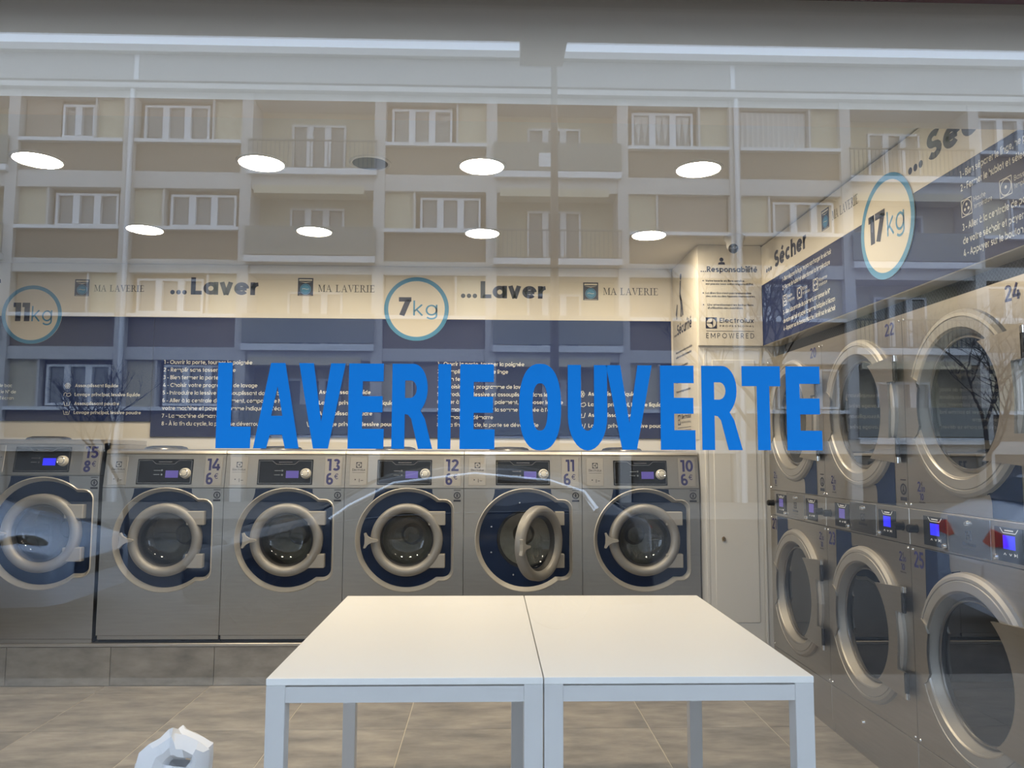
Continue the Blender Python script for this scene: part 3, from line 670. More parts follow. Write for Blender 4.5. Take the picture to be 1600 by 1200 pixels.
for fn, a, b in ((gL, 340, 392.5), (gA, 397, 466.5), (gV, 464, 535.5), (gE, 541, 596), (gR, 608, 671), (gI, 679, 699), (gE, 713, 767), (gO, 805, 870.5), (gU, 881, 942.5), (gV, 941, 1013), (gE, 1026, 1080.5), (gR, 1091, 1154.5), (gT, 1155, 1216), (gE, 1225, 1280.5)):
    MB().fill([[VP(x, y) for x, y in lp_] for lp_ in fn(a, b)], 0, .0006).build('letter', M_vinyl, vl)

# ------------------------------------------------------------------ ceiling fittings
rows = [(3.48, (-3.14, -2.043, -1.043, -0.042, 0.957), 'front'), (4.585, (-3.14, -2.045, -1.05, -0.05, 0.953), 'rear')]
order = {-3.14: 'far', -2.043: 'leftmost', -2.045: 'leftmost', -1.043: 'second', -1.05: 'second', -0.042: 'third', -0.05: 'third', .957: 'rightmost', .953: 'rightmost'}
l0 = None
for y, xl, rn in rows:
    for x in xl:
        nm = order[x]
        lab = {'far': 'bright round ceiling downlight outside the frame beyond the left edge, %s row' % rn, 'leftmost': 'bright round ceiling downlight, leftmost of the %s row of four' % rn, 'second': 'bright round ceiling downlight, second from the left in the %s row' % rn,
               'third': 'bright round ceiling downlight, third from the left in the %s row' % rn, 'rightmost': 'bright round ceiling downlight, rightmost of the %s row of four' % rn}[nm]
        if nm == 'far': continue
        if l0 is None:
            l0 = thing('downlight', lab, 'ceiling light', (x, y, CEIL), 0, 'round ceiling downlights')
            MB().lathe([(.112, 0), (.112, -.004), (.107, -.007), (.100, -.007), (.098, -.003)], (0, 0, 0), 36, 'z').build('trim_ring', M_lring, l0, 40)
            MB().lathe([(.098, -.003), (.06, -.006), (0, -.007)], (0, 0, 0), 36, 'z').build('diffuser', M_lamp, l0)
        else:
            c = copy_tree(l0); c.location = (x, y, CEIL); c['label'] = lab
sp = thing('ceiling_speaker', 'round dark grey ceiling speaker between the downlights of the front row', 'speaker', (-.548, 3.46, CEIL))
MB().lathe([(.095, 0), (.095, -.006), (.088, -.010), (.080, -.006)], (0, 0, 0), 32, 'z').build('rim', M_lring, sp, 40)
MB().lathe([(.080, -.005), (.05, -.012), (0, -.014)], (0, 0, 0), 32, 'z').build('grille', M_grey, sp, 40)
cc = thing('dome_camera', 'white ceiling security camera with a dark eyeball lens above the Responsabilité sign', 'camera', (1.478, 4.60, CEIL))
MB().lathe([(.062, 0), (.062, -.02), (.050, -.035), (.046, -.07), (.030, -.085), (0, -.09)], (0, 0, 0), 28, 'z').build('housing', M_lring, cc, 40)
MB().lathe([(0, -.03), (.018, -.026), (.028, -.008), (.03, .004), (.022, .02), (0, .03)], (-.02, -.04, -.085), 22).build('lens', M_black, cc, 60)
MB().lathe([(0, -.0315), (.010, -.030), (.012, -.026)], (-.02, -.04, -.085), 16).build('iris', M_grey, cc, 60)

# ------------------------------------------------------------------ washers
WW = 0.7232
def door_outline(R, rx, rz, cr, n=44, m=6):
    a0 = math.asin(rz / R); P = []
    for i in range(n + 1):
        a = a0 + (2 * PI - 2 * a0) * i / n; P.append((R * math.cos(a), R * math.sin(a)))
    for i in range(m + 1):
        a = -PI / 2 + PI / 2 * i / m; P.append((rx - cr + cr * math.cos(a), -rz + cr + cr * math.sin(a)))
    for i in range(m + 1):
        a = PI / 2 * i / m; P.append((rx - cr + cr * math.cos(a), rz - cr + cr * math.sin(a)))
    return P
def washer(label, X, Y, number, price, H0=1.157, zc=0.848, ztop=1.368, zb=0.289, bright=False, DK=1.0, depth=.63, open_angle=0.0, right=None):
    """front panel at local y=0, x measured from the door centre"""
    t = thing('washing_machine', label, 'washing machine', (X, Y, 0.244), 0, 'front-loading washers')
    L, Rr = -0.381, (right or -0.381 + WW); g = .0015; q = -.244
    zf = zb + q; z1 = H0 + q; z2 = ztop + q; dc = zc + q
    lean = .034
    # cabinet
    cb = MB(); za_, zb_c = zf, z2 - .004
    cb.quad((L + g, .045, za_), (L + g, depth, za_), (L + g, depth, zb_c), (L + g, .045, zb_c)).quad((Rr - g, .045, za_), (Rr - g, depth, za_), (Rr - g, depth, zb_c), (Rr - g, .045, zb_c))
    cb.quad((L + g, depth, za_), (Rr - g, depth, za_), (Rr - g, depth, zb_c), (L + g, depth, zb_c)).quad((L + g, .045, za_), (Rr - g, .045, za_), (Rr - g, depth, za_), (L + g, depth, za_)).quad((L + g, .12, zb_c), (Rr - g, .12, zb_c), (Rr - g, depth, zb_c), (L + g, depth, zb_c))
    cb.build('cabinet', M_steel, t)
    o1 = [(x * DK, dc + z * DK) for x, z in door_outline(.312, .283, .244, .058)]
    o2 = [(x * DK, dc + z * DK) for x, z in door_outline(.286, .266, .224, .048)]
    fp = MB(); fp.fill([[(L + g, zf), (Rr - g, zf), (Rr - g, z1 - g), (L + g, z1 - g)], o1], 0)
    fp.quad((L + g, 0, zf), (L + g, .045, zf), (L + g, .045, z1), (L + g, 0, z1 - g)); fp.quad((Rr - g, 0, zf), (Rr - g, .045, zf), (Rr - g, .045, z1), (Rr - g, 0, z1 - g))
    fp.quad((L + g, 0, z1 - g), (Rr - g, 0, z1 - g), (Rr - g, .045, z1), (L + g, .045, z1)); fp.quad((L + g, 0, zf), (Rr - g, 0, zf), (Rr - g, .045, zf), (L + g, .045, zf))
    fp.build('front_panel', M_steel, t)
    MB().loops([[(x, 0, z) for x, z in o1], [(x * .985, -.006, dc + (z - dc) * .985) for x, z in o1], [(x, .032, z) for x, z in o2]]).build('door_surround', M_rim, t, 50)
    hr = .178 * DK
    MB().fill([o2, circle2(0, dc, hr, 40)], .032).loops([[(x, .032, z) for x, z in circle2(0, dc, hr)], [(x, .05, z) for x, z in circle2(0, dc, hr)]]).build('door_recess', M_navy, t)
    MB().lathe([(.205 * DK, .05), (.20 * DK, .32), (.07, .345), (.05, .30), (0, .30)], (0, 0, dc), 36).build('drum', M_drum, t, 30)
    MB().lathe([(.205 * DK, .05), (.165 * DK, .045), (.160 * DK, .06), (.18 * DK, .09)], (0, 0, dc), 36).build('door_gasket', M_rubber, t, 40)
    # decal above the door
    xs0, xs1 = -.192, .151; zt = z1 - .004
    left = [(xs0, zt)] + [(xs0 - .045 * (k / 5) ** 2, zt - .115 * k / 5) for k in range(1, 6)]
    right = [(xs1 + .03 * (k / 5) ** 2, zt - .115 * k / 5) for k in range(5, 0, -1)] + [(xs1, zt)]
    def push(p):
        x, z = p; r = math.hypot(x, z - dc); rm = .3125 * DK
        if r < rm: a = math.atan2(z - dc, x); return (rm * math.cos(a), dc + rm * math.sin(a))
        return p
    aL = math.atan2(left[-1][1] - dc, left[-1][0]); aR = math.atan2(right[0][1] - dc, right[0][0])
    mid = [(.313 * DK * math.cos(aL + (aR - aL) * k / 14), dc + .313 * DK * math.sin(aL + (aR - aL) * k / 14)) for k in range(15)]
    if z1 - dc < .33:
        MB().fill([[push(p) for p in left] + mid + [push(p) for p in right]], -.0008).build('decal', M_navy, t)
    else: MB().fill([[push(p) for p in left] + mid + [push(p) for p in right]], -.0008).build('decal', M_navy, t)
    # door (hinged at right)
    hx = .215 * DK
    D = Matrix.Translation((hx, -.012, dc)) @ Matrix.Rotation(math.radians(open_angle), 4, 'Z') @ Matrix.Translation((-hx, .012, 0))
    k = DK
    door = MB(D).lathe([(.208 * k, .03), (.217 * k, .026), (.217 * k, -.006), (.211 * k, -.020), (.196 * k, -.028), (.178 * k, -.024), (.165 * k, -.012), (.160 * k, .004), (.158 * k, .02)], (0, 0, 0), 56).build('door', M_ring, t, 45)
    MB(D).lathe([(.162 * k, .0), (.158 * k, .012), (.145 * k, .045), (.12 * k, .075), (.07 * k, .09), (0, .095)], (0, 0, 0), 40).build('porthole', M_porthole, door, 50)
    MB(D).lathe([(.161 * k, .002), (.150 * k, .014), (.148 * k, .03), (.158 * k, .03)], (0, 0, 0), 40).build('porthole_seal', M_rubber, door, 50)
    hp = [(-.250, .043), (-.240, .046), (-.228, .026), (-.205, .012), (-.172, .007), (-.166, 0), (-.172, -.007), (-.205, -.012), (-.228, -.026), (-.243, -.046), (-.253, -.043), (-.246, -.018), (-.245, .018)]
    MB(D).fill([[(x * k, z) for x, z in hp]], -.052, -.03).build('door_handle', M_handle, door)
    for sgn in (1, -1):
        za, zb_ = (.088, .170) if sgn > 0 else (-.166, -.084)
        MB().box(.13 * k if not open_angle else .175, .232 * k, -.016, .031, dc + za, dc + zb_, bev=.003).build('hinge_plate', M_handle, t)
    if open_angle:
        for a in (100, 160, 200, 250): MB().lathe([(0, -.004), (.005, -.003), (.006, 0)], (.225 * math.cos(math.radians(a)), .021, dc + .225 * math.sin(math.radians(a))), 10).build('recess_screw', M_chrome, t, 60)
    # slanted control panel and lid
    h = z2 - z1; S = math.hypot(h, lean)
    cp = MB(); gx = g
    sec = [(0, z1 + .002), (lean, z2 - .012), (lean + .012, z2 - .002), (.12, z2 + .004), (.12, z1 + .002)]
    panel = cp.loops([[(L + gx, y, z) for y, z in sec], [(Rr - gx, y, z) for y, z in sec]], caps=(True, True)).build('control_panel', M_steel, t)
    lid = [(lean + .002, z2 - .010), (lean - .004, z2 - .004), (lean + .002, z2 + .012), (lean + .03, z2 + .022), (depth, z2 + .022), (depth, z2 - .003)]
    MB().loops([[(L + gx, y, z) for y, z in lid], [(Rr - gx, y, z) for y, z in lid]], caps=(True, True)).build('lid', M_alu, t)
    MB().lathe([(.13, 0), (.12, .012), (.09, .02), (0, .022)], (-.10, .22, z2 + .022), 24, 'z').build('soap_hatch', M_steel_dk, t, 60)
    # frame of the slanted panel: v up along the panel, out = -y
    P = Matrix(((1, 0, 0, 0), (0, math.cos(math.atan(lean / h)), math.sin(math.atan(lean / h)), 0), (0, -math.sin(math.atan(lean / h)), math.cos(math.atan(lean / h)), z1 + .002), (0, 0, 0, 1)))
    MB(P).box(-.186, .146, -.004, .0, .018, .172, bev=.002).build('display_window', M_black, panel)
    tr = MB(P); tr.stroke([(-.178, .163), (-.10, .163), (-.075, .142), (.035, .142), (.06, .163), (.138, .163), (.138, .026), (-.178, .026), (-.178, .163)], .003, -.0047)
    tr.rect(-.06, .02, .152, .157, -.0047).rect(-.085, -.045, .10, .105, -.0047).rect(-.085, -.05, .075, .08, -.0047)
    tr.disc(-.037, .103, .006, -.0047, 10).disc(-.037, .077, .006, -.0047, 10); tr.build('panel_markings', M_steel_dk, panel)
    MB(P).box(-.014, .062, -.0055, -.0043, .058, .102).build('screen', M_lcdb if bright else M_lcd, panel)
    MB(P).lathe([(0, -.034), (.018, -.034), (.022, -.031), (.028, -.028), (.031, -.012), (.032, -.004)], (.106, 0, .085), 28).build('dial', M_knob, panel, 40)
    MB(P).lathe([(.0185, -.0345), (.0205, -.0355), (.0225, -.0345)], (.106, 0, .085), 28).build('dial_mark', M_chrome, panel, 40)
    MB(P).box(-.353, -.247, -.002, .0, .016, .184, bev=.001).build('name_plate', M_plate, panel)
    e = MB(P); emblem(e, -.299, .139, .034, -.0026); e.text('Electrolux', -.338, .103, .014, .078, .004, y=-.0026); e.rect(-.338, -.260, .092, .0935, -.0026)
    e.disc(-.318, .05, .004, -.0026, 8).rect(-.295, -.292, .034, .055, -.0026).rect(-.285, -.27, .043, .046, -.0026); e.build('plate_print', M_printk, panel)
    MB(P).box(.218, .322, -.002, .0, .012, .186, bev=.001).build('price_plate', M_plate, panel)
    n = MB(P); n.text(number, .270, .103, .073, .078 if number != '11' else .052, .020, 'c', -.0028); n.text(price, .230, .018, .072, .042, .020, 'l', -.0028); n.text('€', .278, .052, .034, .024, 0, 'l', -.0028)
    n.build('price_lettering', M_print, panel)
    zi = z1 - .043
    s = MB(); s.fill([circle2(.302, zi, .021, 20), circle2(.302, zi, .015, 16)], -.0008); s.stroke([(.302, zi + .012), (.302, zi), (.296, zi - .011)], .005, -.0008); s.stroke([(.302, zi), (.308, zi - .011)], .005, -.0008)
    s.stroke([(.293, zi + .004), (.311, zi + .004)], .004, -.0008); s.rect(.280, .324, zi - .037, zi - .026, -.0008).rect(.281, .323, zi + .030, zi + .034, -.0008); s.build('warning_sticker', M_printk, t)
    # foot strip
    MB().box(L + .006, Rr - .006, .006, .05, zf - .026, zf - .002, bev=.002).build('foot_strip', M_steel, t)
    MB().box(L + .004, Rr - .004, .03, depth - .02, .0005, zf - .001).build('shadow_gap_base', M_toe, t)  # near-black block painted as the shade in the gap below the cabinet
    return t
W0 = -2.324 + .381
names = {14: 'grey steel washer numbered 14 priced 6 euros, beside the taller washer 15', 13: 'grey steel washer numbered 13, third from the left in the row', 12: 'grey steel washer numbered 12 between washers 13 and 11',
         11: 'grey steel washer numbered 11 with its round door standing open', 10: 'grey steel washer numbered 10 at the right end, beside the pier door'}
for i, n in enumerate((14, 13, 12, 11, 10)):
    washer(names[n], W0 + i * WW, 4.80, str(n), '6', open_angle=(52.0 if n == 11 else 0.0))
washer('taller grey steel washer numbered 15 priced 8 euros, cut off by the left edge', -2.676, 4.80, '15', '8', H0=1.229, zc=0.8865, ztop=1.424, zb=.270, bright=True, DK=1.075, depth=.63, right=.333)

# ------------------------------------------------------------------ stacked dryers along the right wall
def dryer(label, Yl, top, bot, brights):
    """x = distance from the left edge, y = into the machine"""
    t = thing('stacked_dryer', label, 'tumble dryer', (1.71, Yl, 0), -PI / 2, 'stacked tumble dryers')
    U = .79; g = .0015
    MB().box(.003, U - .003, .06, 1.0, .055, 1.953, bev=.003).build('cabinet', M_steel, t)
    for up in (True, False):
        zc = 1.5615 if up else .615; za, zb = (1.160, 1.955) if up else (.236, 1.008)
        fp = MB(); hole = circle2(.395, zc, .30, 48)
        fp.fill([[(g, za), (U - g, za), (U - g, zb), (g, zb)], hole], 0)
        for a, b in (((g, za), (U - g, za)), ((U - g, za), (U - g, zb)), ((U - g, zb), (g, zb)), ((g, zb), (g, za))): fp.quad((a[0], 0, a[1]), (b[0], 0, b[1]), (b[0], .06, b[1]), (a[0], .06, a[1]))
        fp.build('front_panel', M_steel, t)
        c = (.395, 0, zc)
        door = MB().lathe([(.342, .0), (.338, -.012), (.326, -.021), (.315, -.0225), (.312, -.019), (.309, -.0225), (.276, -.0225), (.268, -.016), (.258, .012), (.252, .03)], c, 64).build('door', M_satin, t, 14)
        MB().lathe([(.276, -.0226), (.270, -.018), (.262, .004), (.255, .024), (.249, .022), (.244, .012), (.238, .012), (.236, .02), (.236, .03)], c, 64).build('door_dish', M_dish, door, 50)
        MB().lathe([(.240, .018), (0, .018)], c, 48).build('door_glass', M_doorglass, door, 50)
        q = lambda r, a: (.395 + r * math.cos(math.radians(a)), zc + r * math.sin(math.radians(a)))
        MB().fill([[q(.318, 157), q(.285, 158), q(.262, 163)] + [q(.258, 163 + 34 * i / 6) for i in range(7)] + [q(.285, 202), q(.318, 203)] + [q(.318, 203 - 46 * i / 10) for i in range(1, 10)]], -.027, -.018).build('grip_plate', M_steel, door)
        A = [q(.250, 55 - 110 * i / 16) for i in range(17)]
        pts = [(.395 + .362, zc + .222), (.395 + .362, zc + .118), (.395 + .312, zc + .118), (.395 + .322, zc), (.395 + .312, zc - .118), (.395 + .362, zc - .118), (.395 + .362, zc - .222)]
        MB().fill([pts + A[::-1]], -.030, -.018).build('hinge_plate', M_steel, door)
        for s in (1, -1):
            z0, z1 = (zc + .118, zc + .222) if s > 0 else (zc - .222, zc - .118)
            MB().lathe([(0, 0), (.007, 0), (.007, z1 - z0), (0, z1 - z0)], (.395 + .370, -.022, z0), 12, 'z').build('hinge_pin', M_toe, door, 40)
            zz = z1 - .022 if s > 0 else z0
            MB().lathe([(0, 0), (.010, 0), (.010, .024), (0, .024)], (.395 + .370, -.022, zz), 14, 'z').build('hinge_cap', M_chrome, door, 40)
        # navy decal
        if up:
            pts = [(.535, za + .002)] + [(.535 - .055 * (1 - math.cos(PI / 2 * i / 6)), za + .045 + .055 * math.sin(PI / 2 * i / 6)) for i in range(7)]
            a1, a2 = -70, -28
            pts += [q(.345, a1 + (a2 - a1) * i / 10) for i in range(11)] + [(.692, zc - .162), (.692, za + .002)]
        else:
            pts = [(.27, zb - .002)] + [(.27 + .055 * (1 - math.cos(PI / 2 * i / 6)), zb - .045 - .04 * math.sin(PI / 2 * i / 6)) for i in range(7)]
            pts += [q(.345, 100 + 48 * i / 10) for i in range(11)] + [(.108, zc + .18), (.108, zb - .002)]
        MB().fill([pts], -.001).build('decal', M_navy, t)
        n = MB(); nb = MB()
        if up:
            n.text(top, .690, 1.880, .055, .075, .015, 'c', -.001)
            n.text('2', .072, 1.228, .040, .022, .012, 'l', -.001); nb.text('€', .098, 1.252, .015, .012, 0, 'l', -.001); n.text('.00', .095, 1.228, .020, .030, .01, 'l', -.001)
            n.text('10', .086, 1.195, .026, .028, .012, 'l', -.001); nb.text('minutes', .080, 1.183, .008, .045, .01, 'l', -.001); ix, iz = .755, 1.232
        else:
            n.text(bot, .060, .925, .065, .070, .015, 'c', -.001)
            n.text('2', .700, .935, .040, .022, .012, 'l', -.001); nb.text('€', .726, .958, .015, .012, 0, 'l', -.001); n.text('.00', .723, .935, .020, .030, .01, 'l', -.001)
            n.text('10', .714, .900, .026, .028, .012, 'l', -.001); nb.text('minutes', .706, .888, .008, .045, .01, 'l', -.001); ix = None
        n.build('number_lettering', M_print, t)
        if ix:
            nb.fill([circle2(ix, iz, .024, 20), circle2(ix, iz, .017, 16)], -.001); nb.stroke([(ix, iz + .014), (ix, iz), (ix - .007, iz - .013)], .006, -.001); nb.stroke([(ix, iz), (ix + .007, iz - .013)], .006, -.001)
            nb.rect(ix - .025, ix + .025, iz - .047, iz - .032, -.001).rect(ix - .022, ix + .022, iz + .036, iz + .041, -.001)
        nb.build('fine_print', M_printk, t)
    # control strip
    strip = MB().box(g, U - g, 0, .06, 1.011, 1.157, bev=.0015).build('control_strip', M_steel, t)
    MB().box(.272, .520, -.003, 0, 1.018, 1.152, bev=.001).build('name_plate', M_steel_dk, strip)
    e = MB(); emblem(e, .396, 1.088, .034, -.0036); e.text('Electrolux', .36, 1.052, .012, .075, .012, y=-.0036); e.rect(.36, .435, 1.040, 1.0415, -.0036); e.build('plate_print', M_printk, strip)
    for k, (x0, x1, kx, lx) in enumerate(((.107, .258, .050, .250), (.541, .684, .735, .548))):
        MB().box(x0, x1, -.003, 0, 1.024, 1.137, bev=.001).build('display_window', M_black, strip)
        m = (x0 + x1) / 2
        MB().box(m - .027, m + .033, -.0042, -.0032, 1.066, 1.111).build('screen', M_lcdb if brights[k] else M_lcd, strip)
        mk = MB(); mk.stroke([(m - .04, 1.134), (m - .026, 1.119), (m + .036, 1.119), (m + .05, 1.134)], .003, -.0036); mk.rect(m - .018, m + .026, 1.125, 1.129, -.0036)
        mk.stroke([(m - .026, 1.046), (m - .020, 1.053), (m - .014, 1.046)], .003, -.0036); mk.stroke([(m + .002, 1.053), (m + .008, 1.046), (m + .014, 1.053)], .003, -.0036)
        mk.face([mk.v(p) for p in ((m + .026, -.0036, 1.044), (m + .038, -.0036, 1.050), (m + .026, -.0036, 1.056))]); mk.rect(m + .039, m + .042, 1.044, 1.056, -.0036); mk.build('panel_markings', M_printw, strip)
        MB().lathe([(0, -.036), (.014, -.036), (.017, -.030), (.017, -.006), (.019, 0)], (kx, 0, 1.080), 20).build('start_button', M_black, strip, 40)
        MB().lathe([(0, -.012), (.008, -.010), (.010, -.004), (.011, 0)], (lx, -.003, 1.034), 14).build('lock', M_chrome, strip, 50)
    MB().lathe([(0, -.012), (.008, -.010), (.010, -.004), (.011, 0)], (.396, -.003, 1.130), 14).build('lock', M_chrome, strip, 50)
    # kick panels
    MB().box(g, U - g, 0, .06, .062, .232, bev=.0015).build('lint_panel', M_steel, t)
    MB().lathe([(0, -.012), (.008, -.010), (.010, -.004), (.011, 0)], (.33, 0, .16), 14).build('lock', M_chrome, t, 50)
    MB().box(g, U - g, .012, .06, .001, .058, bev=.001).build('toe_panel', M_steel, t)
    sm = None
    for u in (.018, U - .018):
        for z in (1.930, 1.173, .995, .250):
            if sm is None: sm = MB().lathe([(0, -.005), (.005, -.004), (.0065, 0)], (0, 0, 0), 8).build('screw', M_chrome, t, 60, loc=(u, 0, z))
            else: put('screw', sm.data, t, (u, 0, z))
    return t
dryer('steel stacked dryer pair numbered 20 over 21, beside the pier door', 4.745, '20', '21', (False, False))
dryer('steel stacked dryer pair numbered 22 over 23, between the other two pairs', 3.955, '22', '23', (False, True))
dryer('steel stacked dryer pair numbered 24 over 25, cut off by the right edge', 3.165, '24', '25', (True, True))
gr = thing('vent_grille', 'black wire mesh strip in the gap between the dryers and the sign above', 'grille', (1.82, 4.74, 0), -PI / 2)
MB().box(0, 2.8, .004, .02, 1.957, 2.10).build('backing', M_toe, gr)
gm = MB()
for k in range(150):
    x = .02 * k; gm.stroke([(x, 1.957), (x + .10, 2.057)], .0035, 0.0); gm.stroke([(x + .10, 1.957), (x, 2.057)], .0035, 0.002)
o = gm.build('mesh', mat('mesh_wire', (.05, .05, .055), .5), gr); o['kind'] = 'stuff'

# ------------------------------------------------------------------ signs
def machine_logo(dark, blue, pale, x, z, s, y=-.001):
    """little washing machine emblem: dark body, pale top strip, blue drum"""
    w_ = s * .84
    dark.fill([[(x, z), (x + w_, z), (x + w_, z + s), (x, z + s)], circle2(x + w_ / 2, z + s * .38, s * .30, 24)], y)
    dark.ring(x + w_ / 2, z + s * .38, s * .235, s * .258, y - .0008, 24)
    blue.disc(x + w_ / 2, z + s * .38, s * .30, y - .0003, 24)
    pale.rect(x + .06 * s, x + w_ - .06 * s, z + .845 * s, z + .93 * s, y - .0006); pale.fill([[(x + .05 * s, z + .80 * s), (x + w_ * .5, z + .72 * s), (x + w_ - .05 * s, z + .80 * s), (x + w_ * .5, z + .765 * s)]], y - .0006)
    pale.rect(x + .06 * s, x + w_ - .06 * s, z + .03 * s, z + .05 * s, y - .0006)
    pale.stroke([(x + w_ * .28, z + .38 * s), (x + w_ * .4, z + .41 * s), (x + w_ * .6, z + .36 * s), (x + w_ * .72, z + .39 * s)], .012 * s * 2, y - .0009)
def heading(mb, word, x, z, cap, width, dotx, y=-.001):
    mb.text(word, x, z, cap, width, .03, y=y)
    d = cap * .13
    for k in range(3): mb.disc(dotx + k * cap * .34 + d, z + d, d, y, 16)
# cream fascia along the back wall
fa = thing('fascia_sign', 'long cream fascia board with Laver headings and shop logos, above the navy panels', 'sign', (0, BACK_Y - .012, 0))
MB().box(-4.3, 1.285, 0, .011, 2.309, CEIL - .002).build('board', M_cream, fa)
hd, lg, lb, lw_, wm = MB(), MB(), MB(), MB(), MB()
heading(hd, 'Laver', -2.098, 2.470, .122, .470, -2.240); heading(hd, 'Laver', -.069, 2.463, .122, .463, -.208); heading(hd, 'Laver', -3.87, 2.477, .122, .463, -4.01)
hd.build('heading_lettering', M_printn, fa)
for lx, lz, s in ((-2.899, 2.452, .118), (-1.354, 2.468, .127), (.660, 2.455, .128)): machine_logo(lg, lb, lw_, lx, lz, s)
lg.build('logo', M_printn, fa); lb.build('logo_drum', M_printb, fa); lw_.build('logo_detail', M_cream, fa)
for x, z, wd, h in ((-2.765, 2.486, .345, .046), (-1.212, 2.497, .398, .051), (.803, 2.495, .394, .051)): serif_word(wm, 'MA LAVERIE', x, z, h, wd, -.001)
wm.build('word_mark', M_printk, fa)

LINES = ['1 - Ouvrir la porte, tourner la poignée', '2 - Remplir sans tasser le linge', '3 - Bien fermer la porte', '4 - Choisir votre programme de lavage', '5 - Introduire la lessive et assouplissant dans le bac', '6 - Aller à la centrale de paiement, composer le N° de', "votre machine et payer la somme indiquée à l'écran", '7 - La machine démarre', '8 - À la fin du cycle, la porte se déverrouille']
SOAP = ['Assouplissant liquide', 'Lavage principal, lessive liquide', 'Assouplissant poudre', 'Lavage principal, lessive poudre']
KL = .608 / (lambda b: b[1] - b[0])(text_mesh(LINES[0], .008)[2])
KS = .540 / (lambda b: b[1] - b[0])(text_mesh(SOAP[1], .018)[2])
def steps(mb, x, z, dz, k):
    for i, s in enumerate(LINES):
        b = text_mesh(s, .008)[2]
        mb.text(s, x, z - dz * i - .012 * k, .027 * k, (b[1] - b[0]) * KL * k, .008, y=-.001)
def soap(mb, x, z, dz, k, ix):
    for i, s in enumerate(SOAP):
        b = text_mesh(s, .018)[2]; zz = z - dz * i
        mb.text(s, x, zz - .011 * k, .027 * k, (b[1] - b[0]) * KS * k, .018, y=-.001)
        r = .022 * k
        if i == 0:
            for a in range(6): mb.ring(ix + r * .62 * math.cos(a * PI / 3), zz + r * .62 * math.sin(a * PI / 3), r * .34, r * .5, -.001, 10)
            mb.ring(ix, zz, r * .2, r * .36, -.001, 10)
        elif i == 1: mb.stroke([(ix - r * 1.3, zz - r * .5), (ix - r * 1.2, zz + r * .5), (ix - r * .6, zz + r * .8), (ix - r * .1, zz + r * .3), (ix + r, zz + r * .7), (ix + r * 1.4, zz - r * .1), (ix + r * .6, zz - r * .7), (ix - r * .3, zz - r * .4), (ix - r * .1, zz + r * .3)], .004 * k, -.001)
        else:
            mb.stroke([(ix - r * 1.2, zz + r * .8), (ix - r * .8, zz - r * .7), (ix + r * .8, zz - r * .7), (ix + r * 1.2, zz + r * .8)], .004 * k, -.001)
            for q_ in ((0,) if i == 2 else (-.25, .25)): mb.rect(ix + q_ * r - .002, ix + q_ * r + .002, zz - r * .35, zz + r * .5, -.001)
sb = thing('instruction_panel', 'navy instruction panel with white washing steps, under the 7kg badge', 'sign', (0, BACK_Y - .012, 0))
MB().box(-2.339, 1.285, 0, .011, 1.475, 2.308, bev=.001).build('board', M_signnavy, sb)
tx = MB(); steps(tx, -2.262, 1.992, .0533, 1.0); steps(tx, -.366, 1.992, .0533, 1.0); soap(tx, -1.187, 1.788, .0742, 1.0, -1.24); soap(tx, .692, 1.786, .0745, 1.0, .645)
tx.build('lettering', M_printw, sb)
sa = thing('instruction_panel', 'shorter navy instruction panel at the left edge, under the 11kg badge', 'sign', (0, BACK_Y - .012, 0))
MB().box(-4.3, -2.342, 0, .011, 1.580, 2.308, bev=.001).build('board', M_signnavy, sa)
tx = MB(); steps(tx, -4.0, 1.995, .0432, .84); soap(tx, -2.862, 1.824, .062, .825, -2.912); tx.build('lettering', M_printw, sa)
def badge(label, loc, rotz, num, r=.227):
    t = thing('weight_badge', label, 'sign', loc, rotz, 'round weight badges')
    MB().lathe([(0, -.003), (r, -.003), (r, .0)], (0, 0, 0), 56).build('disc', M_cream, t)
    MB().ring(0, 0, r * .875, r, -.0036, 64).build('rim_band', M_printb, t)
    n = MB(); w_ = {'7': .088, '11': .113, '17': .146}[num]
    x0 = {'7': -.125, '11': -.128, '17': -.153}[num]
    n.text(num, x0, -.047, .130, w_, .035, y=-.0036); n.build('number', M_printn, t)
    kg = MB(); kg.text('kg', x0 + w_ + .014, -.047, .105, {'7': .170, '11': .140, '17': .140}[num], -.004, y=-.0036); kg.build('unit', M_printb, t)
badge('round cream 7kg badge with a blue rim over the long navy panel', (-.519, BACK_Y - .0135, 2.381), 0, '7')
badge('round cream 11kg badge with a blue rim at the left edge', (-3.181, BACK_Y - .0135, 2.318), 0, '11', .205)
# right wall sign box above the dryers
rs = thing('dryer_sign', 'long cream and navy sign box with Sécher headings over the dryers', 'sign', (1.71, 4.815, 0), -PI / 2)
MB().box(0, 2.95, .002, .108, 2.045, CEIL - .010, bev=.002).build('box', M_cream, rs)
MB().box(0.001, 2.949, -.0005, .0026, 2.048, 2.428).build('navy_face', M_signnavy, rs)
MB().box(0.001, 2.949, -.0005, .0026, 2.429, CEIL - .011).build('cream_face', M_cream, rs)
Y0 = 4.815
hd, lg, lb, lw_, wm, tx = MB(), MB(), MB(), MB(), MB(), MB()
heading(hd, 'Sécher', Y0 - 4.575, 2.488, .100, .475, Y0 - 4.715, -.001); heading(hd, 'Sécher', Y0 - 2.925, 2.512, .115, .61, Y0 - 3.065, -.001)
hd.build('heading_lettering', M_printn, rs)
machine_logo(lg, lb, lw_, Y0 - 3.900, 2.518, .105); lg.build('logo', M_printn, rs); lb.build('logo_drum', M_printb, rs); lw_.build('logo_detail', M_cream, rs)
serif_word(wm, 'MA LAVERIE', Y0 - 3.775, 2.540, .046, .275, -.001); wm.build('word_mark', M_printk, rs)
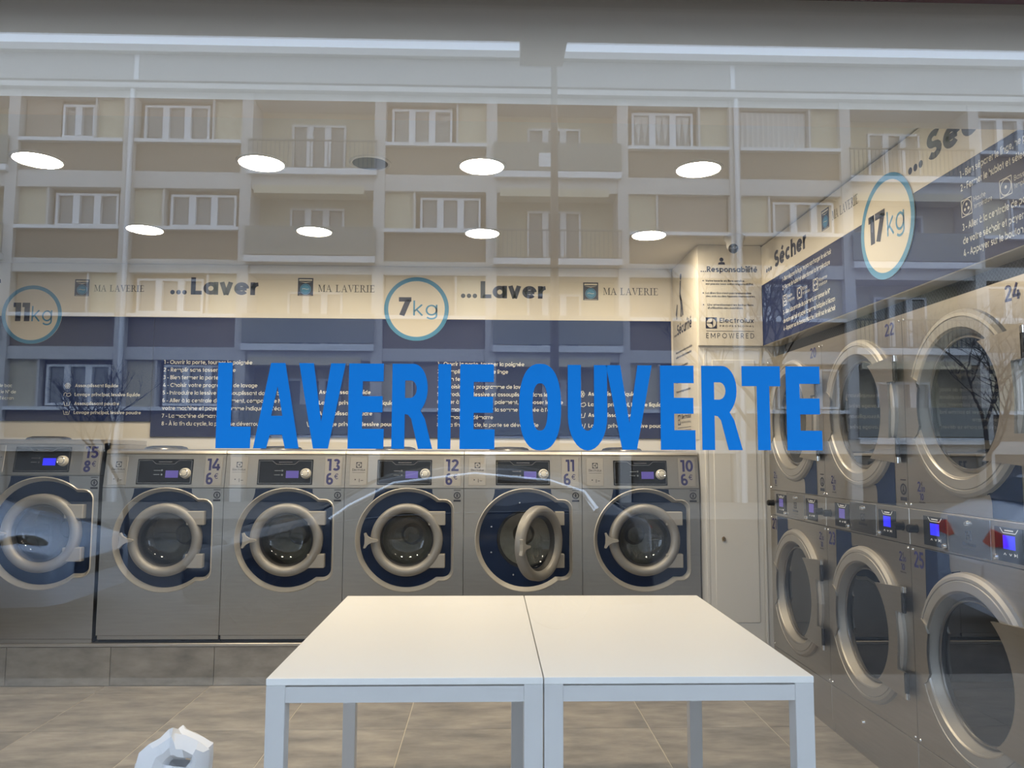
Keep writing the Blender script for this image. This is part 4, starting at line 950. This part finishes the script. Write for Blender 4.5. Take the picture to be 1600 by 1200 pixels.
DL = ['1 - Bien séparer le linge, ne pas surcharger le séchoir', '2 - Fermer le hublot et sélectionner la température', None, '3 - Aller à la centrale de paiement, composer le N°', "de votre séchoir et payer la somme indiquée à l'écran", '4 - Appuyer sur le bouton Marche / Arrêt sur le séchoir']
for yb, kx in ((4.455, .655), (2.722, .655)):
    for s, z in zip(DL, (2.378, 2.328, 0, 2.182, 2.132, 2.087)):
        if not s: continue
        b = text_mesh(s, .014)[2]; b0 = text_mesh(DL[0], .014)[2]; tx.text(s, Y0 - yb, z, .026, (b[1] - b[0]) / (b0[1] - b0[0]) * kx, .014, y=-.001)
    for k, (wd, dots) in enumerate((('Haute', 3), ('Basse', 1), ('Moyenne', 2))):
        ux = Y0 - yb + .03 + k * .215 * kx / .66; zz = 2.262; h = .030
        tx.stroke([(ux - h, zz - h), (ux + h, zz - h), (ux + h, zz + h), (ux - h, zz + h), (ux - h, zz - h)], .003, -.001); tx.ring(ux, zz, h * .84, h * .94, -.001, 24)
        for q_ in range(dots): 
            ddx, ddz = {1: [(0, 0)], 2: [(-.4, 0), (.4, 0)], 3: [(0, .35), (-.35, -.2), (.35, -.2)]}[dots][q_]; tx.disc(ux + ddx * h, zz + ddz * h, h * .2, -.001, 10)
        tx.text(wd, ux + h + .012, zz + .006, .018, None, 0, y=-.001); tx.text('température', ux + h + .012, zz - .020, .018, .10 * kx / .66, 0, y=-.001)
tx.build('lettering', M_printw, rs)
badge('round cream 17kg badge with a blue rim on the sign over the dryers', (1.7085, 3.249, 2.354), -PI / 2, '17')
# pier signs
ps = thing('pier_sign', 'cream Responsabilité notice board on the front of the pier', 'sign', (0, 4.797, 0))
MB().box(1.304, 1.708, 0, .0225, 2.046, CEIL - .002, bev=.001).build('board', M_cream, ps)
a = MB(); a.text('...Responsabilité', 1.322, 2.512, .036, .360, .02, y=-.001)
for i, s in enumerate(('Votre laverie en libre-service', 'est placée sous votre responsabilité.', None, "La direction n'est pas responsable", 'des vols ou des fausses manoeuvres.', None, 'Lire attentivement les instructions', "d'utilisation des machines.")):
    if s: a.text(s, 1.352 if i < 6 else 1.362, (2.450, 2.430, 0, 2.372, 2.352, 0, 2.297, 2.277)[i], .0125, (.245, .305, 0, .288, .314, 0, .290, .225)[i], .015, y=-.001)
for z in (2.456, 2.378, 2.303): a.disc(1.336, z, .004, -.001, 8)
a.fill([circle2(1.455, 2.592, .013, 16)], -.001); a.fill([[(1.432, 2.560), (1.436, 2.572), (1.455, 2.578), (1.474, 2.574), (1.478, 2.560)]], -.001)
emblem(a, 1.383, 2.188, .070, -.001); a.text('Electrolux', 1.436, 2.190, .030, .216, .006, y=-.001); a.text('P R O F E S S I O N A L', 1.436, 2.164, .011, .216, .01, y=-.001)
a.rect(1.350, 1.652, 2.136, 2.1385, -.001); a.text('E M P O W E R E D', 1.350, 2.092, .032, .302, 0, y=-.001)
a.build('lettering', M_printn, ps)
pc = thing('pier_sign', 'narrow cream Sécurité notice board on the side of the pier', 'sign', (1.299, BACK_Y - .01, 0), -PI / 2)
MB().box(.002, .635, 0, .0045, 1.46, CEIL - .002, bev=.001).build('board', M_cream, pc)
a = MB(); a.text('...Sécurité', .045, 2.185, .075, .47, .02, y=-.001)
for i, s in enumerate(('Ne pas laver ni sécher des articles', 'souillés de produits inflammables.', None, 'Ne pas laisser les enfants', 'jouer avec les machines.', None, 'Ne pas ouvrir le hublot en marche.', None, 'Ne pas surcharger les machines.', None, "En cas d'incident, appeler le", 'numéro affiché en magasin.')):
    if s: a.text(s, .08, 2.06 - .034 * i, .016, .45 * len(s) / 36, .015, y=-.001)
a.stroke([(.24, 2.55), (.22, 2.46), (.25, 2.38), (.24, 2.30)], .03, -.001); a.stroke([(.22, 2.46), (.27, 2.38), (.29, 2.30)], .03, -.001); a.disc(.245, 2.575, .022, -.001, 14); a.stroke([(.10, 2.33), (.14, 2.40), (.12, 2.30)], .02, -.001)
emblem(a, .15, 1.60, .07, -.001); a.text('Electrolux', .21, 1.605, .030, .25, .012, y=-.001); a.text('P R O F E S S I O N A L', .21, 1.575, .012, .25, .01, y=-.001); a.rect(.11, .46, 1.545, 1.548, -.001); a.text('E M P O W E R E D', .11, 1.498, .034, .35, 0, y=-.001)
a.build('lettering', M_printn, pc)

# ------------------------------------------------------------------ tables
def table(label, x0, x1):
    yf, yb, h = 2.285, 3.555, .74
    t = thing('folding_table', label, 'table', (0, 0, 0), 0, 'white laundry folding tables'); t.name = 'laundry_table'
    MB().box(x0 + .0012, x1 - .0012, yf, yb, h - .019, h, bev=.0012).build('table_top', M_table, t)
    lw = .054
    ap = MB(); za, zb = h - .068, h - .0245
    ap.box(x0 + lw, x1 - lw, yf + .004, yf + .03, za, zb).box(x0 + lw, x1 - lw, yb - .03, yb - .004, za, zb).box(x0 + .004, x0 + .03, yf + lw, yb - lw, za, zb).box(x1 - .03, x1 - .004, yf + lw, yb - lw, za, zb)
    ap.build('apron', M_tleg, t)
    for lx in (x0 + .0015, x1 - lw - .0015):
        for ly in (yf + .001, yb - lw - .001): MB().box(lx, lx + lw, ly, ly + lw, .0012, h - .0195, bev=.0015).build('leg', M_tleg, t)
    return t
table('white laminate table, left one of the pair pushed together', -.627, .158)
table('white laminate table, right one of the pair pushed together', .159, .938)

# ------------------------------------------------------------------ plastic bag on the floor
bagt = thing('plastic_bag', 'crumpled white plastic carrier bag standing on the tiled floor left of the table', 'bag', (-1.13, 2.95, .0015))
rb = random.Random(5)
def jit(a): return rb.uniform(-a, a)
N = 18; L = []
for i, (z, rx, ry) in enumerate(((0.0, .135, .085), (.03, .165, .10), (.08, .160, .095), (.13, .150, .075), (.262, .130, .045))):
    L.append([((rx * math.cos(2 * PI * k / N)) * (1 + jit(.07)) + jit(.006), ry * math.sin(2 * PI * k / N) * (1 + jit(.25)) + jit(.008), z + (jit(.010) if i else 0)) for k in range(N)])
MB().loops(L, caps=(True, False)).build('bag_body', M_bag, bagt, 20)
def handle(outer, inner, dy, seed):
    """crumpled band of film between an outer and an inner outline, both faces puffed out"""
    r = random.Random(seed); rows = []
    for f, pf in ((0, 0), (.2, .022), (.5, .030), (.8, .020), (1, 0)):
        rows.append([(o[0] + (i_[0] - o[0]) * f + r.uniform(-.004, .004), dy - pf + r.uniform(-.012, .012) * (1 if 0 < f < 1 else .2), o[1] + (i_[1] - o[1]) * f + r.uniform(-.005, .005)) for o, i_ in zip(outer, inner)])
    back = [[(p[0], 2 * dy - p[1] + .012, p[2]) for p in row] for row in rows[1:-1]]
    MB().loops(rows + back[::-1] + [rows[0]], ring=False).build('handle', M_bag, bagt, 18)
OUT = [(x, z + .042) for x, z in [(-.150, .12), (-.138, .175), (-.112, .262), (-.080, .290), (-.045, .310), (-.010, .338), (.002, .345), (.012, .326), (.050, .318), (.095, .295), (.132, .272), (.133, .225), (.125, .17), (.135, .12)]]
INN = [(x, z + .042) for x, z in [(.012, .13), (.010, .16), (.002, .19), (-.008, .215), (0, .228), (.012, .235), (.025, .237), (.04, .238), (.055, .240), (.075, .240), (.068, .225), (.050, .210), (.030, .190), (.014, .13)]]
handle(OUT, INN, -.02, 3)
handle([(x * .86 + .01, z * .97) for x, z in OUT], [(x * .9 - .004, z * .98) for x, z in INN], .05, 8)
